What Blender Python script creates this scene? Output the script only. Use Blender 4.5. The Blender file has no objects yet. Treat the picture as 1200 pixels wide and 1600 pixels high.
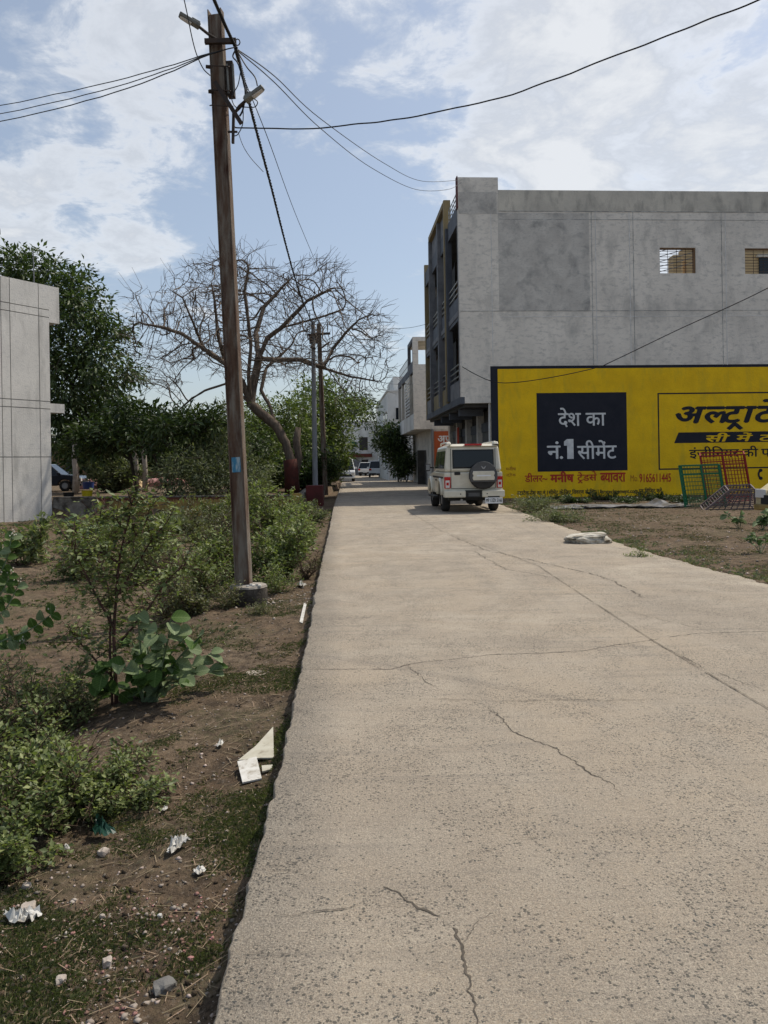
import bpy, bmesh, math, random
import numpy as np
from mathutils import Vector, Matrix, noise
R=math.radians
random.seed(7); rng=np.random.default_rng(7)
S=bpy.context.scene; C=S.collection
# ---------------------------------------------------------------- camera, sky, sun, exposure
F=1200.0; HZ=724.0; ROLL=R(0.9); EYE=1.45
cam=bpy.data.cameras.new('camera'); co=bpy.data.objects.new('camera',cam); C.objects.link(co); S.camera=co
cam.sensor_fit='HORIZONTAL'; cam.sensor_width=36; cam.lens=36.0; cam.shift_y=-(800-HZ)/1200
cam.clip_start=.05; cam.clip_end=3000
co.location=(0,0,EYE); co.rotation_euler=(R(90),ROLL,0)
SUN_AZ=R(33); SUN_EL=R(57)            # azimuth from +X towards +Y
sv=Vector((math.cos(SUN_AZ)*math.cos(SUN_EL),math.sin(SUN_AZ)*math.cos(SUN_EL),math.sin(SUN_EL)))
sl=bpy.data.lights.new('sun','SUN'); sl.energy=2.65; sl.angle=R(.9); sl.color=(1,.925,.80)
so=bpy.data.objects.new('sun',sl); C.objects.link(so); so.rotation_euler=sv.to_track_quat('Z','Y').to_euler(); so.location=(20,10,40)
S.view_settings.view_transform='Standard'; S.view_settings.look='None'; S.view_settings.gamma=1
S.view_settings.use_curve_mapping=False; S.view_settings.exposure=0.52
def raydir(px,py):
    u=(px-600)/F; v=(HZ-py)/F; c,s=math.cos(ROLL),math.sin(ROLL)
    return Vector((u*c+v*s,1.0,-u*s+v*c))
W=bpy.data.worlds.new('World'); S.world=W; W.use_nodes=True
nt=W.node_tree; bg=nt.nodes['Background']
def nd(nt,t,**k):
    n=nt.nodes.new(t)
    for a,b in k.items(): setattr(n,a,b)
    return n
def mth(nt,op,a,b=None,clamp=False):
    n=nd(nt,'ShaderNodeMath',operation=op,use_clamp=clamp)
    for i,x in enumerate((a,b)):
        if x is None: continue
        if isinstance(x,(int,float)): n.inputs[i].default_value=x
        else: nt.links.new(x,n.inputs[i])
    return n.outputs[0]
def mixc(nt,f,a,b,bt='MIX'):
    n=nd(nt,'ShaderNodeMix',data_type='RGBA',blend_type=bt)
    for i,x in ((0,f),(6,a),(7,b)):
        if isinstance(x,(int,float)): n.inputs[i].default_value=x
        elif isinstance(x,(tuple,list)): n.inputs[i].default_value=tuple(x)[:3]+(1,)
        else: nt.links.new(x,n.inputs[i])
    return n.outputs[2]
def ramp(nt,x,stops):
    n=nd(nt,'ShaderNodeValToRGB'); e=n.color_ramp.elements
    while len(e)<len(stops): e.new(.5)
    for el,(p,c) in zip(e,stops):
        el.position=p; el.color=(c,c,c,1) if isinstance(c,(int,float)) else tuple(c)[:3]+(1,)
    nt.links.new(x,n.inputs[0]); return n.outputs[0]
def noi(nt,vec,scale,detail=4,rough=.55,dist=0):
    n=nd(nt,'ShaderNodeTexNoise'); n.inputs['Scale'].default_value=scale; n.inputs['Detail'].default_value=detail
    n.inputs['Roughness'].default_value=rough; n.inputs['Distortion'].default_value=dist
    if vec is not None: nt.links.new(vec,n.inputs['Vector'])
    return n.outputs[0]
sky=nd(nt,'ShaderNodeTexSky',sky_type='NISHITA'); sky.sun_disc=False; sky.sun_elevation=SUN_EL; sky.sun_rotation=R(90)-SUN_AZ
sky.air_density=1.0; sky.dust_density=2.0; sky.ozone_density=1.2
tc=nd(nt,'ShaderNodeTexCoord'); gen=tc.outputs['Generated']
sx=nd(nt,'ShaderNodeSeparateXYZ'); nt.links.new(gen,sx.inputs[0])
zz=mth(nt,'ADD',mth(nt,'MAXIMUM',sx.outputs[2],0.0),.22)
cb=nd(nt,'ShaderNodeCombineXYZ'); nt.links.new(mth(nt,'DIVIDE',sx.outputs[0],zz),cb.inputs[0]); nt.links.new(mth(nt,'DIVIDE',sx.outputs[1],zz),cb.inputs[1]); cb.inputs[2].default_value=3.7
n1=noi(nt,cb.outputs[0],2.3,10,.66,.35)
n2=noi(nt,cb.outputs[0],7.0,6,.6,.4)
acc=mth(nt,'ADD',mth(nt,'MULTIPLY',n1,1.0),mth(nt,'MULTIPLY',mth(nt,'SUBTRACT',n2,.5),.62))
for (px,py,rad,amt) in ((900,60,17,.16),(760,200,10,.10),(1080,150,12,.12),(130,210,11,.07),(250,300,9,.05),(490,120,5,.07),(1190,260,5,.12),(590,480,5,.07),(60,30,10,-.03),(470,260,9,-.14),(700,120,4,-.05),(560,370,10,-.12),(300,60,7,.04),(0,360,4,.12)):
    d=raydir(px,py).normalized()
    vm=nd(nt,'ShaderNodeVectorMath',operation='DOT_PRODUCT'); nt.links.new(gen,vm.inputs[0]); vm.inputs[1].default_value=d
    mr=nd(nt,'ShaderNodeMapRange',interpolation_type='SMOOTHSTEP'); nt.links.new(vm.outputs['Value'],mr.inputs[0])
    mr.inputs[1].default_value=math.cos(R(rad*1.3)); mr.inputs[2].default_value=1.0; mr.inputs[3].default_value=0; mr.inputs[4].default_value=amt
    acc=mth(nt,'ADD',acc,mr.outputs[0])
cm=ramp(nt,acc,[(.54,0.0),(.61,.25),(.69,.62),(.86,.82)])
dens=ramp(nt,acc,[(.55,(.47,.50,.53)),(.66,(.66,.67,.68)),(.78,(.48,.50,.53)),(.92,(.60,.61,.62))])
fac=nd(nt,'ShaderNodeVectorMath',operation='SCALE'); nt.links.new(sky.outputs[0],fac.inputs[0]); fac.inputs['Scale'].default_value=.097
# thin veil of high haze over the blue
veil=mixc(nt,.30,fac.outputs[0],(.42,.46,.49))
skyc=mixc(nt,cm,veil,dens)
nt.links.new(skyc,bg.inputs[0]); bg.inputs[1].default_value=1.0
# ---------------------------------------------------------------- helpers
def tag(o,label=None,cat=None,group=None,kind=None):
    if label: o['label']=label
    if cat: o['category']=cat
    if group: o['group']=group
    if kind: o['kind']=kind
    return o
def thing(name,label,cat,loc=(0,0,0),rz=0,group=None):
    o=bpy.data.objects.new(name,None); C.objects.link(o); o.location=loc; o.rotation_euler=(0,0,rz); o.empty_display_size=.2
    return tag(o,label,cat,group)
def P(px,py,d):
    r=raydir(px,py); return Vector((r.x*d,d,EYE+r.z*d))
def G(px,py,z=0.0):
    r=raydir(px,py); d=(z-EYE)/r.z; return Vector((r.x*d,d,z))
class MB:
    def __init__(s): s.v=[]; s.f=[]
    def add(s,vs,fs):
        n=len(s.v); s.v+= [tuple(x) for x in vs]; s.f+= [tuple(i+n for i in f) for f in fs]; return s
    def box(s,x0,x1,y0,y1,z0,z1):
        return s.add([(x0,y0,z0),(x1,y0,z0),(x1,y1,z0),(x0,y1,z0),(x0,y0,z1),(x1,y0,z1),(x1,y1,z1),(x0,y1,z1)],
            [(0,3,2,1),(4,5,6,7),(0,1,5,4),(1,2,6,5),(2,3,7,6),(3,0,4,7)])
    def hexa(s,p):   # 8 corners ordered like box
        return s.add(p,[(0,3,2,1),(4,5,6,7),(0,1,5,4),(1,2,6,5),(2,3,7,6),(3,0,4,7)])
    def quad(s,a,b,c,d): return s.add([a,b,c,d],[(0,1,2,3)])
    def prism(s,poly,x0,x1,ax=0):   # polygon in the other two axes, extruded on axis ax
        n=len(poly); vs=[]
        for x in (x0,x1):
            for (p,q) in poly: vs.append((x,p,q) if ax==0 else ((p,x,q) if ax==1 else (p,q,x)))
        fs=[tuple(range(n))[::-1],tuple(range(n,2*n))]+[(i,(i+1)%n,n+(i+1)%n,n+i) for i in range(n)]
        return s.add(vs,fs)
    def tube(s,pts,r,n=6,cap=True):
        pts=[Vector(p) for p in pts]; rs=r if isinstance(r,(list,tuple)) else [r]*len(pts); vs=[];fs=[]
        prev=None
        for i,p in enumerate(pts):
            t=(pts[min(i+1,len(pts)-1)]-pts[max(i-1,0)])
            t=t.normalized() if t.length>1e-9 else Vector((0,0,1))
            if prev is None: a=t.orthogonal().normalized()
            else:
                a=prev-t*prev.dot(t); a=a.normalized() if a.length>1e-6 else t.orthogonal().normalized()
            prev=a; b=t.cross(a)
            for k in range(n):
                an=2*math.pi*k/n; vs.append(p+(a*math.cos(an)+b*math.sin(an))*rs[i])
        for i in range(len(pts)-1):
            for k in range(n): fs.append((i*n+k,i*n+(k+1)%n,(i+1)*n+(k+1)%n,(i+1)*n+k))
        if cap: fs.append(tuple(range(n))[::-1]); fs.append(tuple(range((len(pts)-1)*n,len(pts)*n)))
        return s.add(vs,fs)
    def bar(s,a,b,w,h=None):   # square bar between two points
        a=Vector(a);b=Vector(b);h=h or w;t=(b-a).normalized();u=t.cross(Vector((0,0,1)))
        u=u.normalized() if u.length>1e-3 else Vector((1,0,0)); v=u.cross(t)
        c=[]
        for p in (a,b):
            for i,j in ((-1,-1),(1,-1),(1,1),(-1,1)): c.append(p+u*w/2*i+v*h/2*j)
        return s.add(c,[(0,3,2,1),(4,5,6,7),(0,1,5,4),(1,2,6,5),(2,3,7,6),(3,0,4,7)])
    def build(s,name,mat,parent=None,smooth=False,bevel=0,seg=2):
        me=bpy.data.meshes.new(name); me.from_pydata(s.v,[],s.f); me.materials.append(mat)
        bm=bmesh.new(); bm.from_mesh(me); bmesh.ops.recalc_face_normals(bm,faces=bm.faces); bm.to_mesh(me); bm.free()
        if smooth: me.shade_smooth()
        o=bpy.data.objects.new(name,me); C.objects.link(o); o.parent=parent
        if bevel:
            m=o.modifiers.new('bevel','BEVEL'); m.width=bevel; m.segments=seg; m.limit_method='ANGLE'; m.angle_limit=R(35)
        return o
def npmesh(name,V,Fq,mat,parent=None,smooth=False):
    V=np.asarray(V,dtype=np.float32).reshape(-1,3); Fq=np.asarray(Fq,dtype=np.int32); k=Fq.shape[1]
    me=bpy.data.meshes.new(name); me.vertices.add(len(V)); me.vertices.foreach_set('co',V.ravel())
    me.loops.add(Fq.size); me.loops.foreach_set('vertex_index',Fq.ravel())
    me.polygons.add(len(Fq)); me.polygons.foreach_set('loop_start',np.arange(0,Fq.size,k,dtype=np.int32))
    try: me.polygons.foreach_set('loop_total',np.full(len(Fq),k,dtype=np.int32))
    except Exception: pass
    me.update(calc_edges=True); me.validate(); me.materials.append(mat)
    if smooth: me.shade_smooth()
    o=bpy.data.objects.new(name,me); C.objects.link(o); o.parent=parent; return o
def chain(pts,n):  # smooth resample (Catmull-Rom)
    pts=[Vector(p) for p in pts]; out=[]
    for i in range(len(pts)-1):
        p0=pts[max(i-1,0)];p1=pts[i];p2=pts[i+1];p3=pts[min(i+2,len(pts)-1)]
        for k in range(n):
            t=k/n; out.append(.5*((2*p1)+(p2-p0)*t+(2*p0-5*p1+4*p2-p3)*t*t+(3*p1-p0-3*p2+p3)*t**3))
    out.append(pts[-1]); return out
# ---------------------------------------------------------------- materials
def mat(name,col,col2=None,scale=2,rough=.85,bump=0,bscale=30,metal=0,spec=.3,detail=5,contrast=(.35,.65),stretch=None,coat=0,streak=None,trans=0,island=0,dirt=None):
    m=bpy.data.materials.new(name); m.use_nodes=True; t=m.node_tree; b=t.nodes['Principled BSDF']
    b.inputs['Roughness'].default_value=rough; b.inputs['Metallic'].default_value=metal; b.inputs['Specular IOR Level'].default_value=spec
    b.inputs['Coat Weight'].default_value=coat
    tcn=nd(t,'ShaderNodeTexCoord'); vec=tcn.outputs['Object']
    if stretch:
        mp=nd(t,'ShaderNodeMapping'); mp.inputs['Scale'].default_value=stretch; t.links.new(vec,mp.inputs[0]); v2=mp.outputs[0]
    else: v2=vec
    c=col
    if col2:
        f=ramp(t,noi(t,v2,scale,detail,.6),[(contrast[0],0.0),(contrast[1],1.0)]); c=mixc(t,f,col,col2)
    if dirt:   # (colour, scale, lo, hi, stretch)
        mp=nd(t,'ShaderNodeMapping'); mp.inputs['Scale'].default_value=dirt[4]; t.links.new(vec,mp.inputs[0])
        f=ramp(t,noi(t,mp.outputs[0],dirt[1],7,.65,.3),[(dirt[2],0.0),(dirt[3],1.0)]); c=mixc(t,f,c,dirt[0])
    if streak:
        mp=nd(t,'ShaderNodeMapping'); mp.inputs['Scale'].default_value=streak[4]; t.links.new(vec,mp.inputs[0])
        f=ramp(t,noi(t,mp.outputs[0],streak[1],8,.7,.2),[(streak[2],0.0),(streak[3],.75)]); c=mixc(t,f,c,streak[0])
    if island:
        g=nd(t,'ShaderNodeNewGeometry'); hs=nd(t,'ShaderNodeHueSaturation')
        t.links.new(mth(t,'ADD',mth(t,'MULTIPLY',g.outputs['Random Per Island'],2*island),1-island),hs.inputs['Value'])
        t.links.new(mth(t,'ADD',mth(t,'MULTIPLY',g.outputs['Random Per Island'],-.045),.512),hs.inputs['Hue']); hs.inputs['Saturation'].default_value=.88
        if isinstance(c,(tuple,list)): hs.inputs['Color'].default_value=tuple(c)[:3]+(1,)
        else: t.links.new(c,hs.inputs['Color'])
        c=hs.outputs[0]
    if isinstance(c,(tuple,list)): b.inputs['Base Color'].default_value=tuple(c)[:3]+(1,)
    else: t.links.new(c,b.inputs['Base Color'])
    if bump:
        bn=nd(t,'ShaderNodeBump'); bn.inputs['Strength'].default_value=min(bump,1); bn.inputs['Distance'].default_value=.02
        t.links.new(noi(t,v2,bscale,6,.6),bn.inputs['Height']); t.links.new(bn.outputs[0],b.inputs['Normal'])
    if trans:
        tr=nd(t,'ShaderNodeBsdfTranslucent'); ms=nd(t,'ShaderNodeMixShader'); ms.inputs[0].default_value=trans
        if isinstance(c,(tuple,list)): tr.inputs[0].default_value=(c[0]*1.4,c[1]*1.5,c[2]*.7,1)
        else: t.links.new(mixc(t,1.0,c,(1.3,1.5,.7),'MULTIPLY'),tr.inputs[0])
        t.links.new(b.outputs[0],ms.inputs[1]); t.links.new(tr.outputs[0],ms.inputs[2])
        t.links.new(ms.outputs[0],t.nodes['Material Output'].inputs[0])
    return m
M={}
V1=(1,1,1)
M['plaster']=mat('plaster',(.80,.74,.655),(.66,.61,.54),.5,.95,.6,16,dirt=((.42,.40,.365),.8,.50,.74,(1.5,1.5,.9)),streak=((.44,.42,.385),3.2,.50,.66,(1,1,2.2)))
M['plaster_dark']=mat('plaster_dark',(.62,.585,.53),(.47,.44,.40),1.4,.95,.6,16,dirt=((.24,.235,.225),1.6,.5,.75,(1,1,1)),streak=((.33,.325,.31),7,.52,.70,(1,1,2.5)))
M['plaster_old']=mat('plaster_old',(.62,.575,.49),(.46,.43,.375),.8,.95,.6,16,dirt=((.28,.265,.235),1.2,.48,.74,(1.6,1.6,.7)))
M['plaster_left']=mat('plaster_left',(.68,.655,.61),(.57,.55,.515),.6,.95,.5,20,dirt=((.30,.29,.27),1.0,.52,.80,(2,2,.35)),streak=((.44,.435,.425),6,.52,.7,(1,1,2.2)))
M['joint']=mat('joint',(.26,.26,.25),(.5,.5,.48),3,contrast=(.45,.6))
M['jointl']=mat('jointl',(.74,.72,.69),(.5,.49,.47),3)
M['yellow']=mat('yellow_paint',(.90,.56,.010),(.76,.46,.010),1.2,.85,.6,16,dirt=((.55,.38,.03),1.3,.50,.80,(1.6,1.6,.5)),streak=((.62,.40,.012),9,.54,.70,(1,1,3)))
M['navy']=mat('navy_paint',(.011,.013,.022),(.018,.019,.028),2,.75,.2,20)
M['whitep']=mat('white_lettering',(.72,.72,.70),(.55,.55,.55),4,.8)
M['redp']=mat('red_lettering',(.50,.035,.02),(.40,.05,.02),4,.8)
M['thinink']=mat('dark_lettering',(.07,.06,.03),None)
M['faintred']=mat('faint_red_lettering',(.42,.16,.02),None)
M['slate']=mat('slate_paint',(.10,.11,.13),(.07,.075,.09),1.5,.7)
M['slate_l']=mat('slate_light',(.22,.22,.225),(.14,.14,.15),2,.8)
M['ochre']=mat('ochre_paint',(.30,.22,.10),(.24,.20,.13),1.5,.8,dirt=((.14,.12,.08),1,.5,.8,(1,1,.4)))
M['maroon']=mat('maroon_paint',(.12,.022,.02),(.07,.02,.015),2,.75)
M['steel']=mat('rail_steel',(.33,.33,.33),None,rough=.45,metal=.6)
M['brownin']=mat('brown_inner_wall',(.22,.13,.065),(.14,.09,.05),1.2,.8)
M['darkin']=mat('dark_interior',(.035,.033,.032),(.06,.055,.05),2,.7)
M['shutter']=mat('grey_shutter',(.12,.12,.125),(.08,.08,.08),2,.6)
M['beige']=mat('beige_wall',(.50,.37,.20),(.44,.32,.18),1,.85)
M['white_wall']=mat('white_wall',(.74,.735,.71),(.60,.60,.57),.7,.9,dirt=((.30,.29,.27),.7,.5,.8,(1,1,.35)))
M['orange']=mat('orange_sign',(.42,.09,.025),(.35,.08,.03),3,.7)
M['glass']=mat('dark_glass',(.010,.014,.02),None,rough=.12,spec=.35)
M['greenglass']=mat('green_shade',(.02,.10,.08),None,rough=.4)
M['carwhite']=mat('white_car_paint',(.66,.62,.51),(.58,.54,.44),3,.32,coat=.4,dirt=((.42,.37,.29),2.2,.55,.85,(1,1,1)))
M['carwhite2']=mat('cool_white_paint',(.72,.73,.74),None,rough=.3,coat=.4)
M['carcream']=mat('faded_cream_paint',(.62,.54,.34),(.5,.42,.24),3,.5,dirt=((.25,.17,.08),3,.5,.75,V1))
M['cardark']=mat('dark_car_paint',(.016,.02,.03),None,rough=.2,coat=.5)
M['tyre']=mat('tyre_rubber',(.022,.022,.022),(.05,.045,.04),5,.9)
M['black']=mat('black_plastic',(.02,.02,.02),None,rough=.6)
M['cover']=mat('grey_spare_cover',(.09,.09,.092),(.07,.07,.07),5,.6)
M['redlamp']=mat('red_lens',(.45,.012,.012),None,rough=.2,coat=.5)
M['clearlamp']=mat('clear_lens',(.62,.60,.58),None,rough=.2,coat=.5)
M['plate']=mat('number_plate',(.70,.71,.72),None,rough=.5)
M['rim']=mat('steel_rim',(.32,.32,.33),None,rough=.4,metal=.7)
M['rust']=mat('rusted_pole_paint',(.215,.185,.15),(.12,.075,.05),2.2,.9,.6,40,stretch=(6,6,.9),contrast=(.40,.60),dirt=((.06,.026,.016),1.6,.50,.68,(5,5,.7)))
M['galv']=mat('galvanised_pole',(.22,.225,.235),(.15,.15,.155),3,.7,stretch=(4,4,.6))
M['iron']=mat('dark_iron',(.03,.026,.024),(.06,.04,.03),8,.75)
M['bluep']=mat('blue_notice_paint',(.05,.20,.33),(.33,.42,.46),9,.8,stretch=(3,3,.6),contrast=(.5,.62))
M['lampgrey']=mat('lamp_body',(.20,.20,.18),(.13,.13,.12),8,.5)
M['cable']=mat('black_cable',(.012,.012,.013),None,rough=.5)
M['concrete']=mat('old_concrete',(.27,.25,.22),(.16,.145,.125),3,.95,.8,25,dirt=((.06,.052,.045),2.4,.42,.62,V1))
M['footing']=mat('footing_shaded_concrete',(.12,.10,.082),(.055,.046,.038),4,.95,.9,22,dirt=((.03,.026,.02),3,.45,.65,V1))  # stained concrete, with the shade on the footing's sides darkened into the colour
M['footcap']=mat('footing_top',(.34,.31,.27),(.22,.19,.16),8,.95,.6,25)  # paler copy of the footing concrete, standing in for its lit top
M['whitestone']=mat('whitewashed_concrete',(.56,.53,.46),(.38,.34,.27),4,.95,.8,18,dirt=((.13,.105,.075),3.5,.44,.62,V1))
M['wallyellow']=mat('yellow_compound_paint',(.40,.27,.07),(.26,.18,.07),1.2,.9,dirt=((.05,.04,.03),1.4,.48,.7,(1.5,1.5,.8)))
M['redtrim']=mat('red_brown_trim',(.16,.045,.03),(.09,.04,.03),3,.9)
M['green_iron']=mat('green_iron',(.015,.13,.06),None,rough=.6)
M['red_iron']=mat('red_iron',(.26,.02,.02),None,rough=.6)
M['grey_iron']=mat('greyish_iron',(.17,.14,.15),(.10,.07,.06),6,.6)
M['sheetgrey']=mat('grey_sheet',(.20,.20,.21),(.10,.10,.10),4,.6,dirt=((.07,.06,.045),3,.45,.65,V1))
M['bark']=mat('grey_bark',(.145,.112,.085),(.075,.057,.043),7,.95,.9,14,stretch=(2,2,.5))
M['bark_d']=mat('dark_bark',(.07,.055,.04),(.04,.032,.025),5,.95,.5,20)
M['bark_r']=mat('bark_painted_band',(.10,.025,.018),(.05,.018,.014),4,.9)
M['twig']=mat('twig',(.10,.062,.04),(.06,.04,.028),5,.9)
M['pod']=mat('seed_pod',(.03,.018,.012),None)
def leafmat(n,c,isl=.35,tr=.25,rough=.5): return mat(n,c,None,rough=rough,trans=tr,island=isl,spec=.35)
M['leaf_dark']=leafmat('leaf_dark',(.044,.080,.019),.6,.22)
M['leaf_mid']=leafmat('leaf_mid',(.10,.15,.032),.45)
M['leaf_lime']=leafmat('leaf_lime',(.15,.19,.07),.4,.28)
M['leaf_grey']=leafmat('leaf_grey',(.14,.165,.08),.4)
M['leaf_bush']=leafmat('leaf_bush',(.135,.180,.050),.55,.3)
M['leaf_olive']=leafmat('leaf_olive',(.115,.125,.05),.45)
M['calo']=leafmat('calotropis_leaf',(.13,.20,.10),.2,.2,.6)
M['calo_deep']=leafmat('deep_green_leaf',(.05,.125,.022),.2,.3,.5)
M['yleaf']=leafmat('yellowing_leaf',(.32,.28,.05),.2,.3,.6)
M['grass']=leafmat('grass_blade',(.085,.105,.035),.5,.2)
M['straw']=leafmat('dry_straw',(.26,.20,.11),.3,.1,.8)
M['flower']=mat('pale_flower',(.55,.52,.42),None)
M['litter']=mat('white_litter',(.62,.61,.58),(.46,.44,.39),14,.85,dirt=((.22,.18,.13),22,.52,.70,V1))
M['tile']=mat('white_tile_shard',(.50,.48,.40),(.40,.37,.29),9,.6,dirt=((.17,.135,.10),16,.55,.72,V1))
M['stone_l']=mat('pale_stone',(.42,.37,.32),(.28,.23,.19),6,.95,.4,30)
M['stone_g']=mat('grey_stone',(.17,.165,.155),(.11,.105,.10),6,.95,.4,30)
M['pebble']=mat('pebbles',(.30,.25,.20),None,island=.55,rough=.95)
M['brickbit']=mat('brick_crumbs',(.26,.14,.10),None,island=.5,rough=.95)
M['plasticg']=mat('green_plastic',(.012,.045,.03),None,rough=.35)
M['plasticy']=mat('yellow_plastic',(.70,.55,.02),None,rough=.5)
M['plasticb']=mat('blue_plastic',(.03,.06,.22),None,rough=.3)
# soil
def soilmat():
    m=bpy.data.materials.new('soil'); m.use_nodes=True; t=m.node_tree; b=t.nodes['Principled BSDF']
    v=nd(t,'ShaderNodeTexCoord').outputs['Object']; b.inputs['Roughness'].default_value=1; b.inputs['Specular IOR Level'].default_value=.1
    c=mixc(t,ramp(t,noi(t,v,.8,8,.6),[(.38,0.),(.62,1.)]),(.150,.103,.066),(.20,.150,.102))
    c=mixc(t,ramp(t,noi(t,v,9,7,.7),[(.40,0.),(.62,1.)]),c,(.070,.052,.037))
    c=mixc(t,ramp(t,noi(t,v,38,5,.7),[(.55,0.),(.68,.75)]),c,(.24,.195,.15))
    g=mth(t,'MULTIPLY',ramp(t,noi(t,v,1.1,6,.65,.4),[(.50,0.),(.60,1.)]),ramp(t,noi(t,v,26,6,.75),[(.44,0.),(.56,1.)]))
    c=mixc(t,mth(t,'MULTIPLY',g,.5),c,(.085,.088,.042))
    t.links.new(c,b.inputs['Base Color'])
    h=mth(t,'ADD',mth(t,'MULTIPLY',noi(t,v,14,8,.7),1.0),mth(t,'MULTIPLY',noi(t,v,70,5,.7),.35))
    bn=nd(t,'ShaderNodeBump'); bn.inputs['Strength'].default_value=.9; bn.inputs['Distance'].default_value=.05
    t.links.new(h,bn.inputs['Height']); t.links.new(bn.outputs[0],b.inputs['Normal']); return m
M['soil']=soilmat()
def roadmat():
    m=bpy.data.materials.new('worn_concrete_road'); m.use_nodes=True; t=m.node_tree; b=t.nodes['Principled BSDF']
    v=nd(t,'ShaderNodeTexCoord').outputs['Object']; b.inputs['Roughness'].default_value=.92; b.inputs['Specular IOR Level'].default_value=.2
    big=noi(t,v,.45,6,.6,.5); mid=noi(t,v,1.6,7,.65,.3)
    c=mixc(t,ramp(t,big,[(.42,0.),(.60,1.)]),(.41,.333,.245),(.30,.25,.195))
    c=mixc(t,ramp(t,mid,[(.45,0.),(.62,.8)]),c,(.42,.36,.285))
    c=mixc(t,ramp(t,noi(t,v,55,4,.7),[(.40,0.),(.62,.55)]),c,(.24,.205,.17))
    mp=nd(t,'ShaderNodeMapping'); mp.inputs['Scale'].default_value=(1.6,.10,1); mp.inputs['Rotation'].default_value=(0,0,R(3)); t.links.new(v,mp.inputs[0])
    c=mixc(t,ramp(t,noi(t,mp.outputs[0],1.3,5,.6,.3),[(.50,0.),(.66,.5)]),c,(.24,.21,.175))
    c=mixc(t,ramp(t,noi(t,v,2.7,8,.7,1.2),[(.60,0.),(.70,.7)]),c,(.20,.175,.145))
    c=mixc(t,ramp(t,noi(t,v,.33,8,.65,1.5),[(.54,0.),(.64,.6)]),c,(.47,.41,.33))
    c=mixc(t,ramp(t,noi(t,v,130,3,.75),[(.46,0.),(.62,.75)]),c,(.50,.44,.35))
    c=mixc(t,ramp(t,noi(t,v,210,2,.75),[(.50,0.),(.64,.7)]),c,(.13,.115,.095))
    # transverse wear streaks
    mp=nd(t,'ShaderNodeMapping'); mp.inputs['Scale'].default_value=(.35,5,1); t.links.new(v,mp.inputs[0])
    c=mixc(t,ramp(t,noi(t,mp.outputs[0],2.2,5,.6,.6),[(.54,0.),(.70,.35)]),c,(.19,.17,.145))
    # exposed aggregate: dark chips, patchy
    hs=[]
    for (sc,th,pt,col,dn) in ((170,.28,.40,(.12,.105,.088),.65),(98,.27,.44,(.08,.074,.064),.9),(56,.16,.50,(.058,.060,.058),.85)):
        vo=nd(t,'ShaderNodeTexVoronoi'); vo.inputs['Scale'].default_value=sc; vo.inputs['Randomness'].default_value=1
        wv=nd(t,'ShaderNodeVectorMath',operation='ADD'); t.links.new(v,wv.inputs[0])
        nn=nd(t,'ShaderNodeTexNoise'); nn.inputs['Scale'].default_value=sc*1.5; t.links.new(v,nn.inputs['Vector'])
        sc2=nd(t,'ShaderNodeVectorMath',operation='SCALE'); t.links.new(nn.outputs['Color'],sc2.inputs[0]); sc2.inputs['Scale'].default_value=1.3/sc
        t.links.new(sc2.outputs[0],wv.inputs[1]); t.links.new(wv.outputs[0],vo.inputs['Vector'])
        sel=nd(t,'ShaderNodeSeparateColor'); t.links.new(vo.outputs['Color'],sel.inputs[0])
        # random subset and random size of chips
        thr=mth(t,'MULTIPLY',ramp(t,sel.outputs[0],[(.35,0.),(1.,1.)]),th*2.2)
        chip=mth(t,'LESS_THAN',vo.outputs['Distance'],thr)
        patch=ramp(t,noi(t,v,.9+sc*.01,5,.65,.4),[(pt,0.10),(pt+.12,1.)])
        sub=mth(t,'LESS_THAN',sel.outputs[1],patch)
        f=mth(t,'MULTIPLY',mth(t,'MULTIPLY',chip,sub),dn); hs.append(f)
        c=mixc(t,f,c,mixc(t,sel.outputs[2],col,tuple(x*1.5 for x in col)))
    t.links.new(c,b.inputs['Base Color'])
    h=mth(t,'SUBTRACT',mth(t,'ADD',mth(t,'MULTIPLY',noi(t,v,45,7,.75),1.0),mth(t,'MULTIPLY',noi(t,v,3,5,.6),1.2)),mth(t,'MULTIPLY',hs[1],.35))
    bn=nd(t,'ShaderNodeBump'); bn.inputs['Strength'].default_value=.8; bn.inputs['Distance'].default_value=.016
    t.links.new(h,bn.inputs['Height']); t.links.new(bn.outputs[0],b.inputs['Normal']); return m
M['road']=roadmat()
M['crack']=mat('crack_dirt',(.065,.056,.045),(.12,.10,.08),30,1)
M['jointdirt']=mat('joint_dirt',(.19,.16,.125),(.12,.10,.08),12,1)
# ---------------------------------------------------------------- ground and road
XLp=[(-6,-.10),(0,-.36),(2.2,-.475),(3.1,-.50),(4.0,-.53),(5.2,-.60),(6.5,-.66),(8.7,-.80),(12,-.98),(16,-1.18),(25.3,-1.69),(35,-2.15),(53,-3.0),(80,-4.4),(130,-7.2),(200,-11)]
XRp=[(-6,4.9),(0,4.75),(8.7,4.42),(12.3,4.12),(16,4.0),(20,3.95),(27,3.95),(31,4.1),(60,2.3),(80,1.2),(130,-1.5),(200,-5)]
def lerp(T,y): return float(np.interp(y,[a for a,b in T],[b for a,b in T]))
def jag(y,s): return .018*noise.noise(Vector((y*2.3,s,0)))+.012*noise.noise(Vector((y*9,s,3)))+.008*noise.noise(Vector((y*24,s,5)))-.03*max(0,noise.noise(Vector((y*5,s,9)))-.35)
def XL(y): return lerp(XLp,y)+jag(y,1.1)*1.3
def XR(y): return lerp(XRp,y)+jag(y,7.7)*4
def sm(x): x=min(max(x,0),1); return x*x*(3-2*x)
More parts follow.
